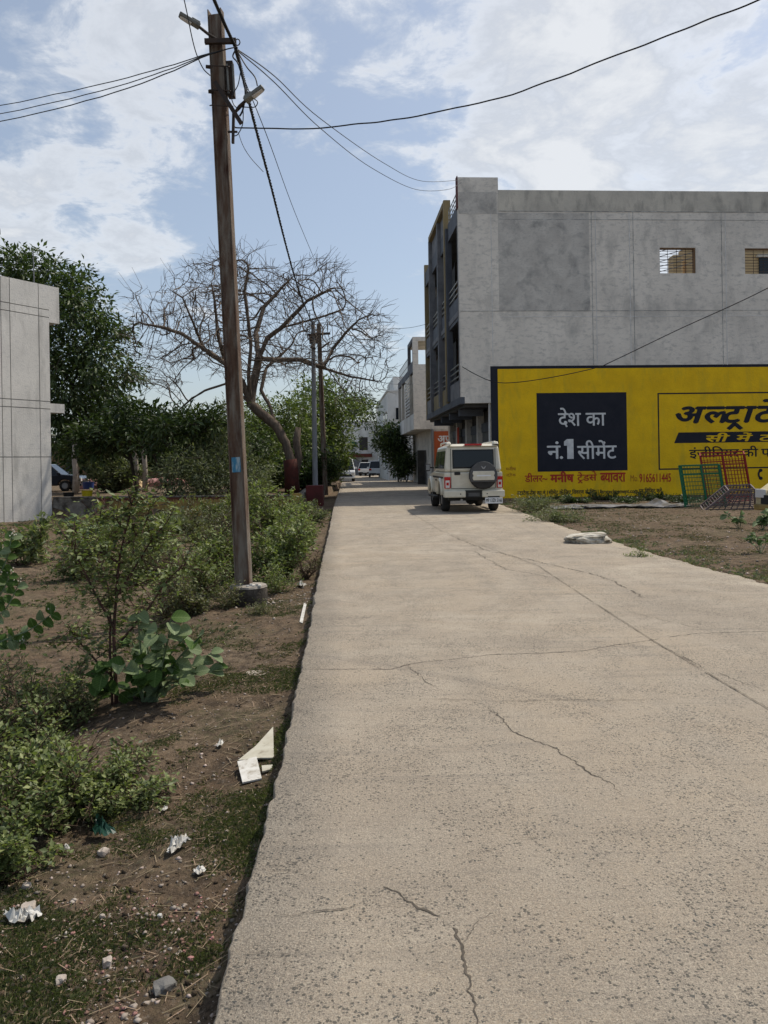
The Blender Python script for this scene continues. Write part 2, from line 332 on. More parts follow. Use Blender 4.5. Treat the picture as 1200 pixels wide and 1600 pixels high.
def gz(x,y):
    l=lerp(XLp,y); r=lerp(XRp,y)
    if x<l:
        t=l-x; base=-.11-.05*sm(t/.12)-.05*sm((t-.1)/.9)-.15*sm((t-1.15)/.8)
        n=.045*noise.noise(Vector((x*1.1,y*1.1,0)))+.022*noise.noise(Vector((x*4,y*4,2)))+.010*noise.noise(Vector((x*13,y*13,4)))
        z=base+n*sm(t/.25)
        # raised plot behind the low compound wall
        s=26.5+(-2.86-x)*.15
        if y>s and x<-3.0: z=.15+n*.4
        return z
    if x>r:
        t=x-r; n=.03*noise.noise(Vector((x*1.1,y*1.1,0)))+.016*noise.noise(Vector((x*4,y*4,2)))+.007*noise.noise(Vector((x*13,y*13,4)))
        return -.025+.01*sm(t/3)+n*sm(t/.5)
    return -.14
def axis(stops):   # (from,to,step)
    a=[]
    for (p,q,s) in stops: a+=list(np.arange(p,q,s))
    return a
gx=axis([(-600,-60,60),(-60,-16,4),(-16,-5,.5),(-5,-3,.12),(-3,-.2,.045),(-.2,3.6,.9),(3.6,6.0,.1),(6.0,12,.25),(12,40,4),(40,601,70)])
gy=axis([(-40,0,5),(0,1.5,.3),(1.5,7,.055),(7,12,.12),(12,30,.3),(30,60,1.5),(60,200,10),(200,901,70)])
V=np.array([(x,y,gz(x,y)) for y in gy for x in gx]); nx=len(gx)
q=[(j*nx+i,j*nx+i+1,(j+1)*nx+i+1,(j+1)*nx+i) for j in range(len(gy)-1) for i in range(nx-1)]
g=npmesh('ground',V,q,M['soil'],smooth=True); tag(g,kind='structure')
# road slab with ragged edges
ys=axis([(-6,1.6,.4),(1.6,12,.04),(12,30,.12),(30,60,.6),(60,201,4)])
rv=[];rf=[]
for i,y in enumerate(ys):
    l,r=XL(y),XR(y); zz_=.0
    row=[(l-.02,y,-.35),(l-.004,y,-.012),(l+.006,y,-.001),(l+.30,y,0),((l+r)/2,y,0.0),(r-.3,y,0),(r-.05,y,-.005),(r,y,-.35)]
    rv+=row
    if i:
        for k in range(7): a=(i-1)*8+k; b=i*8+k; rf.append((a,a+1,b+1,b))
ro=npmesh('road',rv,rf,M['road']); tag(ro,kind='structure')
def T(px,py):   # where the sight line meets the terrain
    r=raydir(px,py); z=-.2
    for _ in range(30):
        t=(z-EYE)/r.z; z=z*.5+.5*gz(r.x*t,t)
    return Vector((r.x*t,t,gz(r.x*t,t)))
# cracks and the long joint, thin sunken-dirt ribbons a few mm wide
def crack(pts,w,j,step=.012,z=.0015,jg=1):
    pts=[G(x,y,0) for x,y in pts]; P2=[];
    for a,b in zip(pts[:-1],pts[1:]):
        n=max(1,int((b-a).length/step))
        for k in range(n): P2.append(a.lerp(b,k/n))
    P2.append(pts[-1]); mb=[];fs=[]
    for i,p in enumerate(P2):
        t=(P2[min(i+1,len(P2)-1)]-P2[max(i-1,0)]).normalized(); nrm=Vector((-t.y,t.x,0))
        off=nrm*(j*(noise.noise(p*3.1)+.7*noise.noise(p*11)+.5*noise.noise(p*37))+.010*jg*noise.noise(p*23)+.008*jg*noise.noise(p*71))
        ww=w*(.25+1.5*abs(noise.noise(p*9+Vector((5,0,0))))+.8*abs(noise.noise(p*40))+.3*random.random())*min(1,.2+i*.03,.2+(len(P2)-1-i)*.03)
        if noise.noise(p*6+Vector((0,9,0)))<-.33: ww*=.12
        mb+= [p+off+nrm*ww,p+off-nrm*ww]
        if i: fs.append((2*i-2,2*i-1,2*i+1,2*i))
    mb=[(a.x,a.y,z) for a in mb]
    return mb,fs
cr=[([(470,1046),(560,1045),(610,1046),(650,1036),(760,1024),(900,1018),(1018,1000),(1080,990),(1200,986),(1290,990)],.0055,.02),
([(632,1035),(660,1062),(700,1085)],.003,.02),
([(760,1105),(800,1140),(860,1165),(900,1195),(960,1225),(975,1245)],.0045,.03),
([(600,1385),(660,1420),(705,1450),(722,1490),(745,1540),(750,1600),(752,1650)],.006,.018),
([(722,1480),(745,1450),(770,1430)],.004,.02),
([(1018,1000),(1090,1040),(1200,1080)],.003,.03),([(960,950),(1060,975),(1110,985)],.003,.02),
([(700,835),(760,860),(850,880),(940,900),(1010,935)],.008,.05),([(740,860),(790,890),(880,905)],.006,.05),
([(560,1205),(520,1220)],.003,.02),([(380,1430),(450,1432),(560,1420),(640,1415)],.0022,.012),([(390,1360),(470,1362),(560,1355)],.0018,.01),([(375,1490),(450,1492),(520,1483)],.002,.01),
([(600,1090),(760,1096),(1060,1094)],.0022,.03),([(800,1315),(850,1310),(880,1308)],.003,.02),([(440,1340),(480,1372),(500,1378)],.002,.02),([(700,1345),(760,1330),(800,1335)],.0018,.02),
([(530,1215),(620,1200),(700,1190)],.0018,.02),([(1100,1300),(1180,1350),(1240,1400)],.002,.03),([(620,930),(740,922),(880,930)],.003,.03)]
av=[];af=[]
for i,(p,w,j) in enumerate(cr):
    v_,f_=crack(p,w*.95,j,z=.0012+.0003*i); n=len(av); av+=v_; af+=[tuple(a+n for a in f) for f in f_]
o=npmesh('crack',av,af,M['crack'],ro); tag(o,kind='structure')
v_,f_=crack([(640,800),(690,830),(760,855),(840,884),(925,940),(1018,1000),(1110,1055),(1200,1108),(1330,1180),(1700,1390)],.0045,.004,z=.0072,jg=.4)
o=npmesh('expansion_joint',v_,f_,M['jointdirt'],ro); tag(o,kind='structure')
# ---------------------------------------------------------------- lettering (flat paint) helper
def tokmesh(s,bold=0,shear=0):
    kind='';
    if isinstance(s,tuple): kind,s=s
    c=bpy.data.curves.new('t','FONT'); c.body=s; c.offset=bold; c.shear=shear; c.size=1; c.resolution_u=3
    o=bpy.data.objects.new('t',c); C.objects.link(o)
    dg=bpy.context.evaluated_depsgraph_get(); me=bpy.data.meshes.new_from_object(o.evaluated_get(dg))
    vs=[list(v.co[:2]) for v in me.vertices]; fs=[tuple(p.vertices) for p in me.polygons]
    bpy.data.objects.remove(o); bpy.data.curves.remove(c)
    if kind=='half':   # half form: drop the right-hand stem
        xs=[v[0] for v in vs]; cut=min(xs)+(max(xs)-min(xs))*.70
        bm=bmesh.new(); bm.from_mesh(me); bmesh.ops.bisect_plane(bm,geom=bm.verts[:]+bm.edges[:]+bm.faces[:],plane_co=(cut,0,0),plane_no=(1,0,0),clear_outer=True)
        bm.to_mesh(me); bm.free(); vs=[list(v.co[:2]) for v in me.vertices]; fs=[tuple(p.vertices) for p in me.polygons]
    bpy.data.meshes.remove(me)
    def stroke(pts,w):
        for (a,b) in zip(pts[:-1],pts[1:]):
            d=Vector((b[0]-a[0],b[1]-a[1])).normalized(); n=Vector((-d.y,d.x))*w/2; k=len(vs)
            vs.extend([[a[0]+n.x,a[1]+n.y],[a[0]-n.x,a[1]-n.y],[b[0]-n.x,b[1]-n.y],[b[0]+n.x,b[1]+n.y]]); fs.append((k,k+1,k+2,k+3))
    x0=min(v[0] for v in vs); x1=max(v[0] for v in vs); cx=(x0+x1)/2
    w=.075+bold*2
    if kind=='ra': stroke([(cx-.17,-.26),(cx,-.05),(cx+.17,-.26)],w)
    if kind=='reph': stroke([(cx-.02,.95),(cx+.10,.99),(cx+.19,.90),(cx+.19,.78),(cx+.27,.68)],w*.8)
    return vs,fs
def lettering(tokens,box,mt,parent,y,bold=0,shear=0,name='lettering'):
    VS=[];FS=[];x=0;bold_=bold;bold=0
    for t in tokens:
        if isinstance(t,(int,float)): x+=t; continue
        vs,fs=tokmesh(t,bold,shear); x0=min(v[0] for v in vs); x1=max(v[0] for v in vs); k=len(VS)
        VS+=[(v[0]-x0+x,v[1]) for v in vs]; FS+=[tuple(i+k for i in f) for f in fs]; x+=x1-x0-.015
    X0=min(v[0] for v in VS);X1=max(v[0] for v in VS);Z0=min(v[1] for v in VS);Z1=max(v[1] for v in VS)
    a0,a1,z0,z1=box
    mb=MB(); offs=[(0,0)]+([(bold_,0),(-bold_,0),(0,bold_*.8),(0,-bold_*.8)] if bold_>0 else [])
    for i,(ox,oz) in enumerate(offs):
        mb.add([(a0+(v[0]+ox-X0)/(X1-X0)*(a1-a0),y-.0004*i,z0+(v[1]+oz-Z0)/(Z1-Z0)*(z1-z0)) for v in VS],FS)
    o=mb.build(name,mt,parent); return o
# ---------------------------------------------------------------- painted building on the right
BO=Vector((3.1,30.5,0)); BRZ=math.atan(.062)
e1=Vector((math.cos(BRZ),math.sin(BRZ),0)); e2=Vector((-math.sin(BRZ),math.cos(BRZ),0))
def wl(px,py):
    r=raydir(px,py); t=BO.dot(e2)/r.dot(e2); p=r*t; return (p-BO).dot(e1), EYE+r.z*t
def wbox(x0,y0,x1,y1):
    a0=wl(x0,(y0+y1)/2)[0]; a1=wl(x1,(y0+y1)/2)[0]; z1=wl((x0+x1)/2,y0)[1]; z0=wl((x0+x1)/2,y1)[1]; return a0,a1,z0,z1
B=thing('painted_building','three-storey grey plastered building with a yellow painted cement advertisement on its side','building',BO,BRZ)
AG=wl(768,700)[0]; AE=30.0; ZOV=wl(727,630)[1]; ZT=wl(985,298)[1]; ZC=wl(750,277)[1]; AC=wl(778,285)[0]
w1=wbox(1031,387,1087,427); w2=wbox(1164,388,1226,428)
TH=.23
def wallmb(a0,a1,z0,z1,holes):
    mb=MB(); hs=sorted(holes); x=a0
    for (h0,h1,hz0,hz1) in hs:
        mb.box(x,h0,0,TH,z0,z1); mb.box(h0,h1,0,TH,z0,hz0); mb.box(h0,h1,0,TH,hz1,z1); x=h1
    mb.box(x,a1,0,TH,z0,z1); return mb
m=wallmb(AG,AE,-.3,ZT,[w1,w2]); m.box(0,AG,0,TH,ZOV,ZT); m.box(0,AC,0.001,TH-.001,ZT,ZC)
m.build('side_wall',M['plaster'],B)
# rough parapet band, joints, dark render patch
zj=wl(900,331)[1]; z2=wl(900,486)[1]; z3=wl(1050,332)[1]
mp=MB(); mp.box(AC,AE,-.012,-.001,zj+.02,ZT-.01); mp.build('parapet_band',M['plaster_old'],B)
a0,a1,zz0,zz1=wbox(779,333,921,485)
MB().box(a0,a1,-.006,-.001,zz0,zz1).build('plaster_patch',M['plaster_dark'],B)
MB().box(0.02,a0-.05,-.005,-.001,zj-.1,wl(750,300)[1]).build('damp_patch',M['plaster_dark'],B)
jm=MB(); jl=MB()
for px in (925,990,1128,): a=wl(px,450)[0]; jm.box(a,a+.022,-.009,-.001,wl(px,570)[1],zj)
for px in (931,984,1134): a=wl(px,450)[0]; jl.box(a,a+.03,-.008,-.001,wl(px,570)[1],ZT-.02)
jm.box(AC,AE,-.014,-.0125,zj,zj+.03); jm.box(AC+.02,AE,-.008,-.001,zj-.32,zj-.30)
jm.box(0.03,AE,-.0095,-.001,z2,z2+.02); jl.box(AC,AE,-.0075,-.001,z2-.24,z2-.215)
for px in (768,): a=wl(px,450)[0]; jl.box(a,a+.03,-.008,-.001,wl(px,565)[1],zj-.1)
jm.build('plaster_joint',M['joint'],B); jl.build('plaster_ridge',M['jointl'],B)
# painted advertisement
y0=-.004
ab=wbox(768,570,1330,578); za=wl(1000,775)[1]; ztop=ab[3]
MB().box(AG-.0,AE-.3,y0,-.001,za,ztop).build('black_border',M['navy'],B)
ax=wl(778.5,650)[0]
MB().box(ax,AE-.5,y0-.004,y0-.001,za+.005,wl(985,575)[1]).build('yellow_panel',M['yellow'],B)
yl=y0-.008
s=wbox(839,613.5,979.5,736); MB().box(s[0],s[1],yl,yl+.003,s[2],s[3]).build('navy_square',M['navy'],B)
f=wbox(1028,612,1420,731); t_=.055; fm=MB()
fm.box(f[0],f[0]+t_,yl,yl+.003,f[2],f[3]); fm.box(f[0]+t_,AE-.7,yl,yl+.003,f[3]-t_,f[3]); fm.box(f[0]+t_,AE-.7,yl,yl+.003,f[2],f[2]+t_)
fm.build('painted_frame',M['navy'],B)
yt=yl-.004
lettering(['दे','श',.28,'का'],wbox(872,637,946,667),M['whitep'],B,yt,.012)
lettering(['नं','.'],wbox(855,690,879,717),M['whitep'],B,yt,.015)
c_=wbox(886,686,896,717); d_=wbox(881,686,890,697); om=MB(); om.box(c_[0],c_[1],yt-.001,yt,c_[2],c_[3]); om.hexa([(d_[0],yt-.001,d_[2]+.02),(c_[0]-.002,yt-.001,d_[2]+.02),(c_[0]-.002,yt,d_[2]+.02),(d_[0],yt,d_[2]+.02),(d_[0],yt-.001,d_[3]-.10),(c_[0]-.002,yt-.001,d_[3]),(c_[0]-.002,yt,d_[3]),(d_[0],yt,d_[3]-.10)])
om.build('lettering',M['whitep'],B)
lettering(['सी','में','ट'],wbox(902,688,963,717),M['whitep'],B,yt,.014)
lettering(['अ',('half','ल'),('ra','ट'),'ा','टे'],wbox(1057,625,1214,671),M['navy'],B,yt,.035,.25)
b_=wbox(1053,673.5,1400,690); bm_=MB(); sl_=.12
bm_.add([(b_[0],yl,b_[2]),(AE-1.2,yl,b_[2]),(AE-1.2,yl,b_[3]),(b_[0]+.19,yl,b_[3])],[(0,1,2,3)]); bm_.build('navy_bar',M['navy'],B)
lettering(['सी',.35,'में',.35,'ट'],wbox(1104,676,1208,689.5),M['yellow'],B,yt,.03,.2)
lettering(['इं','जी','िन','य','र',.25,'की',.25,'प'],wbox(1077,697,1203,716),M['navy'],B,yt,.014)
lettering(['डी','ल','र','~'],wbox(820,739,855,753),M['redp'],B,yt,.02)
lettering(['म','नी','ष'],wbox(860,737,896,753),M['redp'],B,yt,.045)
lettering([('ra','टे'),'ड',('reph','स')],wbox(902,736,932,755),M['redp'],B,yt,.02)
lettering([('half','ब'),'या','व','रा'],wbox(938,739,977,753),M['redp'],B,yt,.03)
lettering(['Mo.'],wbox(985,742,997,752),M['faintred'],B,yt,.0)
lettering(['9165611445'],wbox(999,740,1048,753),M['redp'],B,yt,.02)
lettering([('half','ल'),'टा','टे','क',.3,'दे','श',.25,'का',.25,'नं.1',.2,'सी','में','ट',.3,'के',.2,'िल','ए',.3,'िव','व','र','ण',.3,'के',.2,'िल','ए',.3,'Ultratechcement.com',.3,'प','र',.25,'िव','िज','ट',.25,'क','रें'],wbox(808,763.5,1034,773),M['thinink'],B,yt,.03)
lettering(['मनीष'],wbox(790,729,806,735),M['faintred'],B,yt,.01); lettering(['ट्रेड'],wbox(791,739,806,745),M['faintred'],B,yt,.01)
# telephone receiver sign
ph=MB(); c0=wl(1190,741); rr=.17; pts=[]
for k in range(9):
    an=R(110+k*17.5); pts.append((c0[0]+rr*math.cos(an)*.8,yt,c0[1]+rr*math.sin(an)))
for p,q2 in zip(pts[:-1],pts[1:]):
    n=Vector((q2[2]-p[2],0,-(q2[0]-p[0]))).normalized()*.042
    ph.quad((p[0]+n.x,yt,p[2]+n.z),(p[0]-n.x,yt,p[2]-n.z),(q2[0]-n.x,yt,q2[2]-n.z),(q2[0]+n.x,yt,q2[2]+n.z))
for p in (pts[0],pts[-1]):
    ph.add([(p[0]+.085*math.cos(a*.785),yt-.001,p[2]+.07*math.sin(a*.785)) for a in range(8)],[tuple(range(8))])
ph.build('telephone_sign',M['navy'],B)
# window grilles in the two side openings
for w in (w1,w2):
    gm=MB(); fr=MB()
    for k in range(1,9): z=w[2]+(w[3]-w[2])*k/9; gm.tube([(w[0],.1,z),(w[1],.1,z)],.012,4)
    for k in (1,2,3): a=w[0]+(w[1]-w[0])*k/4; gm.tube([(a,.115,w[2]),(a,.115,w[3])],.010,4)
    fr.box(w[1]-.05,w[1]-.001,.03,.2,w[2]+.001,w[3]-.001); fr.box(w[0]+.001,w[1]-.051,.03,.2,w[3]-.04,w[3]-.001)
    g_=fr.build('window_frame',M['brownin'],B); gm.build('grille',M['iron'],g_)
# floors, inner and back walls (top storey behind the side wall stands open to the sky)
LB=11.7
fl=MB()
fl.box(0.16,AE-.2,TH,LB,ZOV,ZOV+.25); fl.box(.16,AE-.2,TH,LB,7.35,7.6); fl.box(.16,2.6,TH,LB,11.05,11.3)
fl.build('floor_slab',M['slate'],B)
bw=MB(); bw.box(AG,AE,LB-.2,LB,-.3,ZOV); bw.box(0,2.5,LB-.2,LB,ZOV+.251,11.9); bw.box(2.501,AE,LB-.2,LB,ZOV+.251,9.2); bw.box(AE-.22,AE,TH,LB-.2,-.3,ZT-.002)
bw.build('rear_wall',M['plaster'],B)
iw=MB(); iw.box(1.5,1.65,TH,LB-.2,ZOV+.26,7.34); iw.box(1.5,1.65,TH,LB-.2,7.61,11.04); iw.build('balcony_inner_wall',M['brownin'],B)
# street front: piers, spandrels, rails
bays=[(.30,2.85),(3.30,5.25),(5.90,8.45),(9.05,11.25)]
def front(a,b0,b1,z0,z1,m,dep=.22,name='pier'): return MB().box(a,a+dep,b0,b1,z0,z1).build(name,m,B)
front(-.02,TH+.002,.30,ZOV,11.9,M['slate_l'])
front(-.10,2.86,3.02,ZOV+.3,11.6,M['slate'],.26); front(-.14,3.03,3.29,ZOV+.25,12.9,M['ochre'],.30)
front(-.14,5.26,5.45,ZOV+.25,12.6,M['slate_l'],.30); front(-.10,5.46,5.89,ZOV+.3,12.5,M['slate'],.26)
front(-.14,8.46,8.7,ZOV+.25,12.7,M['slate_l'],.30); front(-.10,8.71,9.04,ZOV+.3,12.2,M['slate'],.26)
front(-.04,11.26,11.49,ZOV,12.2,M['ochre'],.24)
front(-.16,3.30,8.45,12.62,12.85,M['ochre'],.3,'top_frame')
for i,(b0,b1) in enumerate(bays):
    front(0.0,b0+.003,b1-.003,ZOV+.26,4.75,M['slate_l'] if i in (0,3) else M['ochre'],.14,'spandrel')
    front(0.0,b0+.003,b1-.003,7.15,8.10,M['slate'],.14,'spandrel')
    front(-.03,b0+.003,b1-.003,7.30,7.52,M['slate_l'],.03,'band')
    front(0.0,b0+.003,b1-.003,11.0,11.75,M['slate'],.14,'spandrel')
    if i in (1,2): front(0.02,b0+.003,b1-.003,11.752,12.61,M['slate_l'],.1,'upper_panel'); 
    for (z0) in (4.75,8.10):
        for k in range(3): MB().tube([(.03,b0+.003,z0+.18+.24*k),(.03,b1-.003,z0+.18+.24*k)],.03,6).build('railing_bar',M['steel'],B)
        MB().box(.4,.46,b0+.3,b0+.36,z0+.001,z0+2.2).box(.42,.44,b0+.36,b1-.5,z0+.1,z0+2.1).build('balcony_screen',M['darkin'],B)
# beam under the overhang, soffit, roof rail, corner post
MB().box(-.03,.15,.0-.002,11.6,ZOV-.02,ZOV+.25).build('overhang_beam',M['slate'],B)
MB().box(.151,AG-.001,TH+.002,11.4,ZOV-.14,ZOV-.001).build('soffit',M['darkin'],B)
for k in range(4): MB().box(.16,AG-.01,1.5+k*2.7,1.7+k*2.7,ZOV-.42,ZOV-.141).build('cross_beam',M['slate'],B)
MB().box(-.04,-.003,.0,.32,11.55,ZC+.05).build('corner_trim',M['maroon'],B)
rl=MB()
for z in (11.95,12.15,12.35): rl.tube([(.05,.35,z),(.05,2.84,z)],.02,6)
for k in range(6): rl.tube([(.05,.35+.49*k,11.76),(.05,.35+.49*k,12.36)],.015,6)
rl.build('roof_railing',M['steel'],B)
# ground-floor shop front: recessed wall, pillars, open shutters
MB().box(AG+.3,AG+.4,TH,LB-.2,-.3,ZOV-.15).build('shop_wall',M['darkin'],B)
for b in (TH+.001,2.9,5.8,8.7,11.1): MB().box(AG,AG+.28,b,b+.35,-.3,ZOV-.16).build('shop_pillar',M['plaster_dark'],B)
for b in (.65,3.3,6.2,9.1):
    MB().box(AG+.18,AG+.24,b,b+2.15,-.2,2.7).build('shop_shutter',M['shutter'],B)
    MB().box(AG+.14,AG+.26,b,b+2.15,2.71,3.1).build('shutter_box',M['slate'],B)
# cloth banner and stray pipes in the shop bay
MB().box(AG-.03,AG+.0,8.0,8.5,1.9,3.2).build('red_cloth',M['redp'],B)
MB().tube([(AG-.05,.1,ZOV),(AG-.06,.1,2.1),(AG-.15,.1,1.6),(AG-.1,.1,.2)],.025,6).build('drain_pipe',M['whitep'],B)
# ---------------------------------------------------------------- beige building far behind, seen through the openings
bb=thing('beige_building','beige building seen through the grilled openings high in the plastered side wall','building',(0,62,0))
MB().box(23.6,24.25,0,1.1,0,17.9).build('stair_tower',M['beige'],bb); MB().box(24.251,52,.2,10,0,16.2).build('wall',M['beige'],bb)
MB().box(24.75,27.9,.25,1.0,16.201,20.6).box(27.901,52,.22,10,16.201,20.8).build('top_storey',M['beige'],bb)
w=MB(); w.box(30.6,32.2,.1,.219,16.2,17.6); w.build('window',M['glass'],bb)
MB().box(30.4,32.4,-.1,.219,17.61,17.85).build('sunshade',M['plaster_old'],bb)
for k in range(5): MB().bar((22,-.3,16.4+k*.4),(25.2,-.3,17.2+k*.42),.05).build('railing_bar',M['slate_l'],bb)
# ---------------------------------------------------------------- second building along the street
b2=thing('balcony_house','two-storey grey house with louvred balcony and orange signboard past the painted building','building',BO+e2*18.6+e1*-.0,BRZ)
zt=9.25; zo=3.6
MB().box(0,12,0,.2,zo,7.75).box(0,.35,0,.2,7.751,zt).box(0,12,.001,.199,zt,zt+.25).box(5,12,0,.2,7.751,zt-.001).build('front_wall',M['plaster'],b2)
MB().box(1.12,12,0.0,.2,-.2,zo-.001).box(0.2,12,.2,12,zo,zo+.2).box(.2,5,.2,4,zt-.001,zt+.249).build('floor_slab',M['plaster_old'],b2)
MB().box(1.1,1.25,.5,12,zo+.21,7.6).build('inner_wall',M['brownin'],b2)
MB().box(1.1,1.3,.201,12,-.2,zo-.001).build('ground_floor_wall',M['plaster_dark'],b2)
MB().box(0,.2,.21,3.6,7.76,8.0).box(0,.2,.21,.4,8.0,zt).box(0,.2,3.3,3.6,8.0,zt).box(0,.2,.21,3.6,zt+.001,zt+.25).build('terrace_frame',M['slate'],b2)
MB().box(0,.2,.201,12,zo,zo+1.0).build('balcony_parapet',M['white_wall'],b2)
for k in range(12): MB().box(-.02,.1,2.6,5.4,zo+1.1+k*.22,zo+1.2+k*.22).build('louvre',M['whitep'],b2)
for b in (2.3,5.6,8.6,11.6): MB().box(0,.2,b,b+.25,zo+1.001,7.75).build('pier',M['plaster_old'],b2)
MB().box(0,.2,.201,12,7.3,7.755).build('roof_band',M['slate'],b2)
rl=MB()
for k in range(14): rl.tube([(.1,3.7+.6*k,7.76),(.1,3.7+.6*k,8.7)],.02,4)
for z in (8.2,8.7): rl.tube([(.1,3.7,z),(.1,11.9,z)],.025,4)
rl.build('terrace_railing',M['steel'],b2)
MB().box(1.28,4.5,-.06,-.001,1.2,3.45).build('signboard',M['orange'],b2)
lettering(['अ','प'],(1.52,2.35,2.75,3.15),M['whitep'],b2,-.066,.03)
MB().tube([(1.16,-.1,-.2),(1.16,-.1,zo)],.07,8).build('drain_pipe',M['galv'],b2)
MB().box(.5,1.0,2.8,2.99,-.2,2.3).build('door',M['darkin'],b2)
for (bx) in (3.0,6.0): MB().box(1.05,1.099,bx,bx+1.6,-.1,2.3).build('door',M['shutter'],b2)
# ---------------------------------------------------------------- third building (white) and the one closing the street
def far_building(name,label,loc,rz,wx,dy,h,wall,wins,extra=None,facade=()):
    t=thing(name,label,'building',loc,rz); MB().box(0,wx,0,dy,-.2,h).build('wall',wall,t)
    MB().box(-.08,wx+.08,-.08,dy+.08,h+.001,h+.15).build('roof_edge',wall,t)
    for (x0,x1,z0,z1,m) in wins:
        f=MB().box(x0-.08,x1+.08,-.06,-.001,z0-.08,z0-.001).box(x0-.08,x1+.08,-.10,-.001,z1+.001,z1+.09).build('window_frame',wall,t)
        MB().box(x0,x1,-.03,-.002,z0,z1).build('pane',m,f)
    for (y0,y1,z0,z1,m) in facade:
        f=MB().box(-.12,-.001,y0-.1,y1+.1,z1+.001,z1+.12).build('sunshade',wall,t); MB().box(-.03,-.002,y0,y1,z0,z1).build('pane',m,f)
    return t
c=P(607,740,70)
b3=far_building('white_house','weathered white three-storey house between the balcony house and the street end','' and None or (c.x,66,0),BRZ,10,16,7.6,M['white_wall'],
 [(.7,1.1,5.2,6.2,M['glass']),(.3,.7,3.0,4.4,M['greenglass']),(1.6,2.1,5.2,6.2,M['glass']),(2.6,3.2,2.2,3.4,M['glass'])],facade=[(1,2.2,4.6,5.9,M['glass']),(4,5.5,4.6,5.9,M['glass']),(8,9.5,1.5,2.9,M['glass']),(3,4.4,1.2,2.7,M['greenglass'])])
MB().box(.6,4,1,9,7.76,9.0).build('roof_room',M['white_wall'],b3)
c=P(535,740,100)
b4=far_building('street_end_house','whitish two-storey house with a large dark opening closing the far end of the street',(c.x-2.5,100,0),R(2),9.2,9,6.9,M['white_wall'],
 [(4.75,5.85,3.2,4.9,M['darkin']),(3.5,4.4,3.6,4.3,M['greenglass']),(5.0,5.9,.2,2.0,M['darkin'])])
MB().box(2.4,6.4,-.5,-.11,2.3,2.75).build('porch_beam',M['redtrim'],b4)
MB().box(2.9,4.9,-.4,-.3,0,1.9).build('gate',M['slate_l'],b4)
c=P(592,740,96)
far_building('annex_house','plain grey-white wall of a house behind the parked white cars',(c.x,97,0),R(2),4.0,9,9.0,M['plaster_left'],[(.8,1.2,5.6,6.7,M['glass']),(1.9,2.3,2.6,3.5,M['glass'])])
# ---------------------------------------------------------------- plastered building on the left
LO=Vector((-12.0,27.7,0)); lrz=math.atan2(.85,.53)
L=thing('left_plastered_building','pale grey windowless plastered building with grooved panels at the left edge','building',LO,lrz)
MB().box(-14,0,.03,8,-.6,8.05).build('wall_core',mat('groove_shadow',(.22,.22,.215),None),L)
xs=[-14,-12.6,-10.5,-8.2,-6.0,-4.6,-2.9]
def lx(px,py):
    r=raydir(px,py); n=Vector((-math.sin(lrz),math.cos(lrz),0)); t=LO.dot(n)/r.dot(n); p=r*t-LO; return p.dot(Vector((math.cos(lrz),math.sin(lrz),0))), EYE+r.z*t
cols=[-14,-11,-8,-5.5]+[lx(p,600)[0] for p in (-40,3,17,62)]+[0.0]
rows=[-.6,lx(40,714)[1],lx(40,637)[1],lx(40,625)[1],lx(40,490)[1],lx(40,478)[1],8.05]
for i in range(len(cols)-1):
    for j in range(len(rows)-1):
        gx_=.014
        MB().box(cols[i]+gx_,cols[i+1]-(gx_ if i<len(cols)-2 else 0),0,.029,rows[j]+(gx_ if j else 0),rows[j+1]-(gx_ if j<len(rows)-2 else 0)).build('plaster_panel',M['plaster_left'],L)
zc=lx(85,505)[1]
MB().box(0.001,.42,-.0,8,zc,8.05).build('cantilever_parapet',M['plaster_left'],L)
MB().box(0.001,.58,.0,1.2,lx(90,645)[1],lx(90,631)[1]).build('sunshade_slab',M['plaster_left'],L)
rx=lx(64,440)[0]; MB().tube([(rx,.4,8.0),(rx-.02,.4,9.25)],.02,6).build('roof_rod',M['galv'],L)
# ---------------------------------------------------------------- low compound wall
CW=thing('compound_wall','low yellow painted compound wall with dripping red-brown trim behind the bushes','wall',(0,0,0))
A=Vector((-12.0,27.95,0)); Bc=Vector((-3.05,26.5,0)); D=Vector((-4.05,44,0)); zt_=.37
def wseg(a,b,z0,z1,w,name,m,off=0):
    t=(b-a).normalized(); n=Vector((-t.y,t.x,0)); a2=a+n*off; b2=b+n*off; h=n*w/2
    return MB().hexa([tuple(a2-h)[:2]+(z0,),tuple(b2-h)[:2]+(z0,),tuple(b2+h)[:2]+(z0,),tuple(a2+h)[:2]+(z0,),tuple(a2-h)[:2]+(z1,),tuple(b2-h)[:2]+(z1,),tuple(b2+h)[:2]+(z1,),tuple(a2+h)[:2]+(z1,)]).build(name,m,CW)
A2=A.lerp(Bc,.19)
wseg(A,A2,-.5,zt_,.24,'old_wall_section',M['concrete']); wseg(A2+Vector((.003,0,0)),Bc,-.5,zt_,.23,'wall_section',M['wallyellow'])
wseg(Bc+Vector((0,.15,0)),D,-.5,zt_-.02,.23,'side_section',M['concrete'])
wseg(A,Bc,zt_+.001,zt_+.05,.30,'coping',M['concrete'])
MB().box(Bc.x-.17,Bc.x+.17,Bc.y-.19,Bc.y+.15,-.5,zt_+.10).build('corner_pillar',M['wallyellow'],CW)
tdir=(Bc-A2); dr=MB(); nn=150
t_u=tdir.normalized(); nv=Vector((t_u.y,-t_u.x,0))
